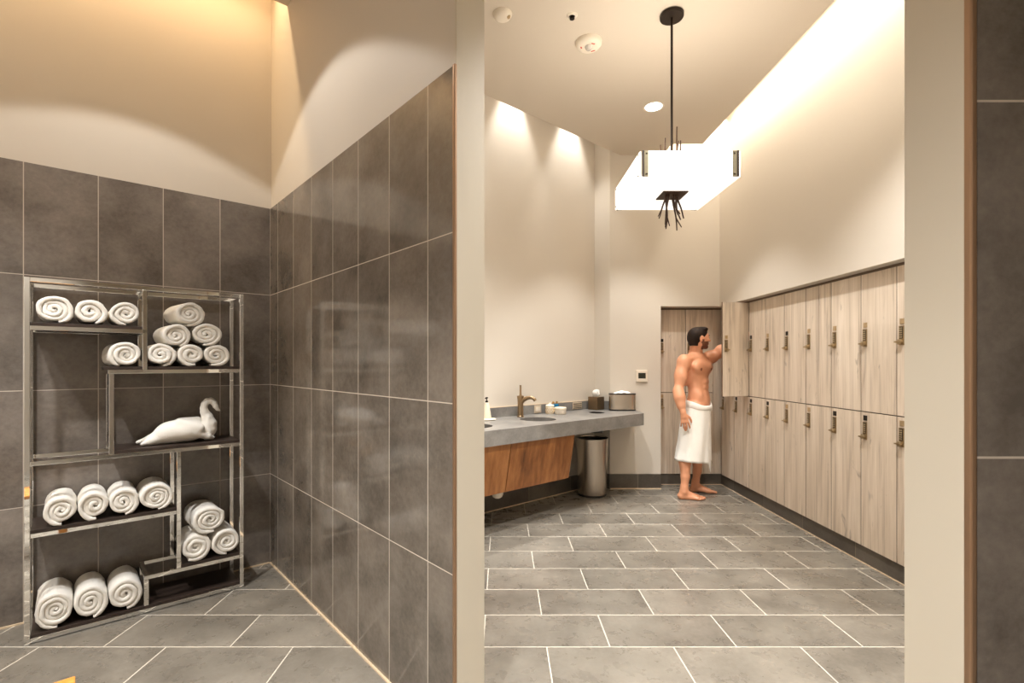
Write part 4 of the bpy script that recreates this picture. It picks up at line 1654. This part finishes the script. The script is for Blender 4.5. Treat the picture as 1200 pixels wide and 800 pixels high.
# rolled over band at the waist
bm = BM()
nb_, prev = 64, None
first = None
for i in range(nb_):
    ang = 2 * pi * i / nb_
    d = Vector((cos(ang), sin(ang)))
    e1 = Vector((Fp.x, Fp.y))
    e2 = Vector((-e1.y, e1.x))
    u, w = d.dot(e1), d.dot(e2)
    rad = 1 / sqrt((u / 0.122) ** 2 + (w / 0.170) ** 2) + 0.009
    zc = 0.942 - 0.030 * cos(ang + 0.75)
    ring = []
    hb = 0.034 + 0.010 * sin(ang * 2 + 1)
    for k in range(12):
        a = 2 * pi * k / 12
        rr = rad + 0.012 * cos(a) + 0.003 * noise.noise(Vector((ang * 3, a, 4)))
        ring.append(bm.verts.new((cT.x + d.x * rr, cT.y + d.y * rr, zc + hb * sin(a) + 0.004 * sin(ang * 5))))
    if prev:
        for k in range(12):
            bm.faces.new((prev[k], prev[(k + 1) % 12], ring[(k + 1) % 12], ring[k]))
    else:
        first = ring
    prev = ring
for k in range(12):
    bm.faces.new((prev[k], prev[(k + 1) % 12], first[(k + 1) % 12], first[k]))
obj('towel_fold', bm, M['terry'], person, smooth=True)

# ================================================================== LIGHT
def spot(name, loc, power, size, blend, col, radius=0.05, tgt=None):
    d = bpy.data.lights.new(name, 'SPOT')
    d.energy = power
    d.spot_size = radians(size)
    d.spot_blend = blend
    d.color = col
    d.shadow_soft_size = radius
    o = bpy.data.objects.new(name, d)
    COL.objects.link(o)
    o.location = loc
    if tgt is not None:
        o.rotation_euler = (Vector(tgt) - Vector(loc)).to_track_quat('-Z', 'Y').to_euler()
    return o


def area(name, loc, power, sx, sy, col, rot=(0, 0, 0), spread=180):
    d = bpy.data.lights.new(name, 'AREA')
    d.shape = 'RECTANGLE'
    d.size = sx
    d.size_y = sy
    d.energy = power
    d.color = col
    d.spread = radians(spread)
    o = bpy.data.objects.new(name, d)
    COL.objects.link(o)
    o.location = loc
    o.rotation_euler = rot
    return o


WARM = (1.0, 0.72, 0.42)
WARM2 = (1.0, 0.89, 0.74)
NEUT = (1.0, 0.975, 0.94)
# recessed cans, with added fill spots among them
spot('can_alcove', tuple(C - D2 * 0.80 - D1 * 1.0 + Vector((0, 0, ZC - 0.005))), 35, 104, 0.10, NEUT, 0.05)
spot('fill_alcove_b', tuple(C - D2 * 1.7 - D1 * 1.55 + Vector((0, 0, ZC - 0.005))), 225, 88, 0.5, NEUT, 0.06)  # added frontal fill for shelf and partition, no known fitting
spot('fill_alcove_c', tuple(C - D2 * 1.1 - D1 * 3.0 + Vector((0, 0, ZC - 0.005))), 165, 84, 0.7, NEUT, 0.06)  # extra unseen spot that brightens the towel fronts
spot('fill_alcove_d', tuple(C - D2 * 2.1 - D1 * 1.1 + Vector((0, 0, ZC - 0.005))), 110, 96, 0.7, NEUT, 0.06)  # added to brighten the partition from the left
spot('can_vestibule', (-0.55, 0.1, ZC - 0.005), 210, 84, 0.7, NEUT, 0.08)  # added frontal fill above the vestibule
spot('fill_vestibule_b', (-0.5, -0.95, ZC - 0.005), 165, 90, 0.7, NEUT, 0.08)  # second added fill, behind the camera
spot('can_locker_a', (1.343, 4.40, ZC - 0.008), 100, 84, 0.4, NEUT, 0.07)
spot('can_locker_b', (1.35, 2.1, ZC - 0.008), 205, 114, 0.5, NEUT, 0.07)
spot('can_locker_c', (0.35, 3.0, ZC - 0.008), 190, 110, 0.7, NEUT, 0.07)
spot('fill_rear_bounce', (0.6, -1.0, ZC - 0.005), 100, 86, 0.6, NEUT, 0.08, (0.75, -1.75, 1.3))  # added to light the rear wall for chrome reflections and bounce
# wall-wash cans in the vanity slot
for s in (0.325, 1.144, -0.49, -1.3):
    p = V + D2 * s - D1 * 0.13
    spot('can_vanity', (p.x, p.y, ZT - 0.02), 46, 58, 0.6, (1.0, 0.97, 0.92), 0.03)
# slot strips
p = C - D2 * 1.3 - D1 * 0.20
area('strip_alcove', (p.x, p.y, 3.98), 11.5, 2.5, 0.05, WARM, (radians(28), 0, RZ2 + pi), 150)
area('strip_right', (2.20, 3.1, 3.95), 16, 0.05, 4.0, WARM2, (0, radians(-18), 0), 150)
area('strip_back', (2.05, 5.27, 3.98), 3, 0.55, 0.05, WARM2, (radians(28), 0, 0), 150)
# glow out of the open top of the pendant
area('pendant_glow', (PX, PY, 2.52), 5, 0.5, 0.5, (1.0, 0.91, 0.78), (pi, 0, 0), 180)

w = bpy.data.worlds.new('World')
SC.world = w
w.use_nodes = True
w.node_tree.nodes['Background'].inputs['Color'].default_value = (0.9, 0.8, 0.68, 1)
w.node_tree.nodes['Background'].inputs['Strength'].default_value = 0.1

# ================================================================== CAMERA
cd = bpy.data.cameras.new('Camera')
cam = bpy.data.objects.new('Camera', cd)
COL.objects.link(cam)
cam.location = (0, 0, CAM_H)
cam.rotation_euler = (pi / 2, 0, 0)
cd.sensor_fit = 'HORIZONTAL'
cd.sensor_width = 36
cd.lens = 583 / 1200 * 36
cd.shift_x = (600 - 588) / 1200
cd.shift_y = (425.8 - 400) / 1200
cd.clip_start = 0.02
SC.camera = cam

SC.view_settings.view_transform = 'Standard'
SC.view_settings.look = 'None'
SC.view_settings.exposure = 1.2
SC.view_settings.gamma = 1.0
SC.view_settings.use_curve_mapping = False
SC.cycles.use_denoising = True
SC.cycles.max_bounces = 10
SC.cycles.diffuse_bounces = 6
SC.cycles.glossy_bounces = 6
SC.cycles.caustics_reflective = False
SC.cycles.caustics_refractive = False
SC.cycles.sample_clamp_indirect = 4.0
SC.cycles.blur_glossy = 0.5
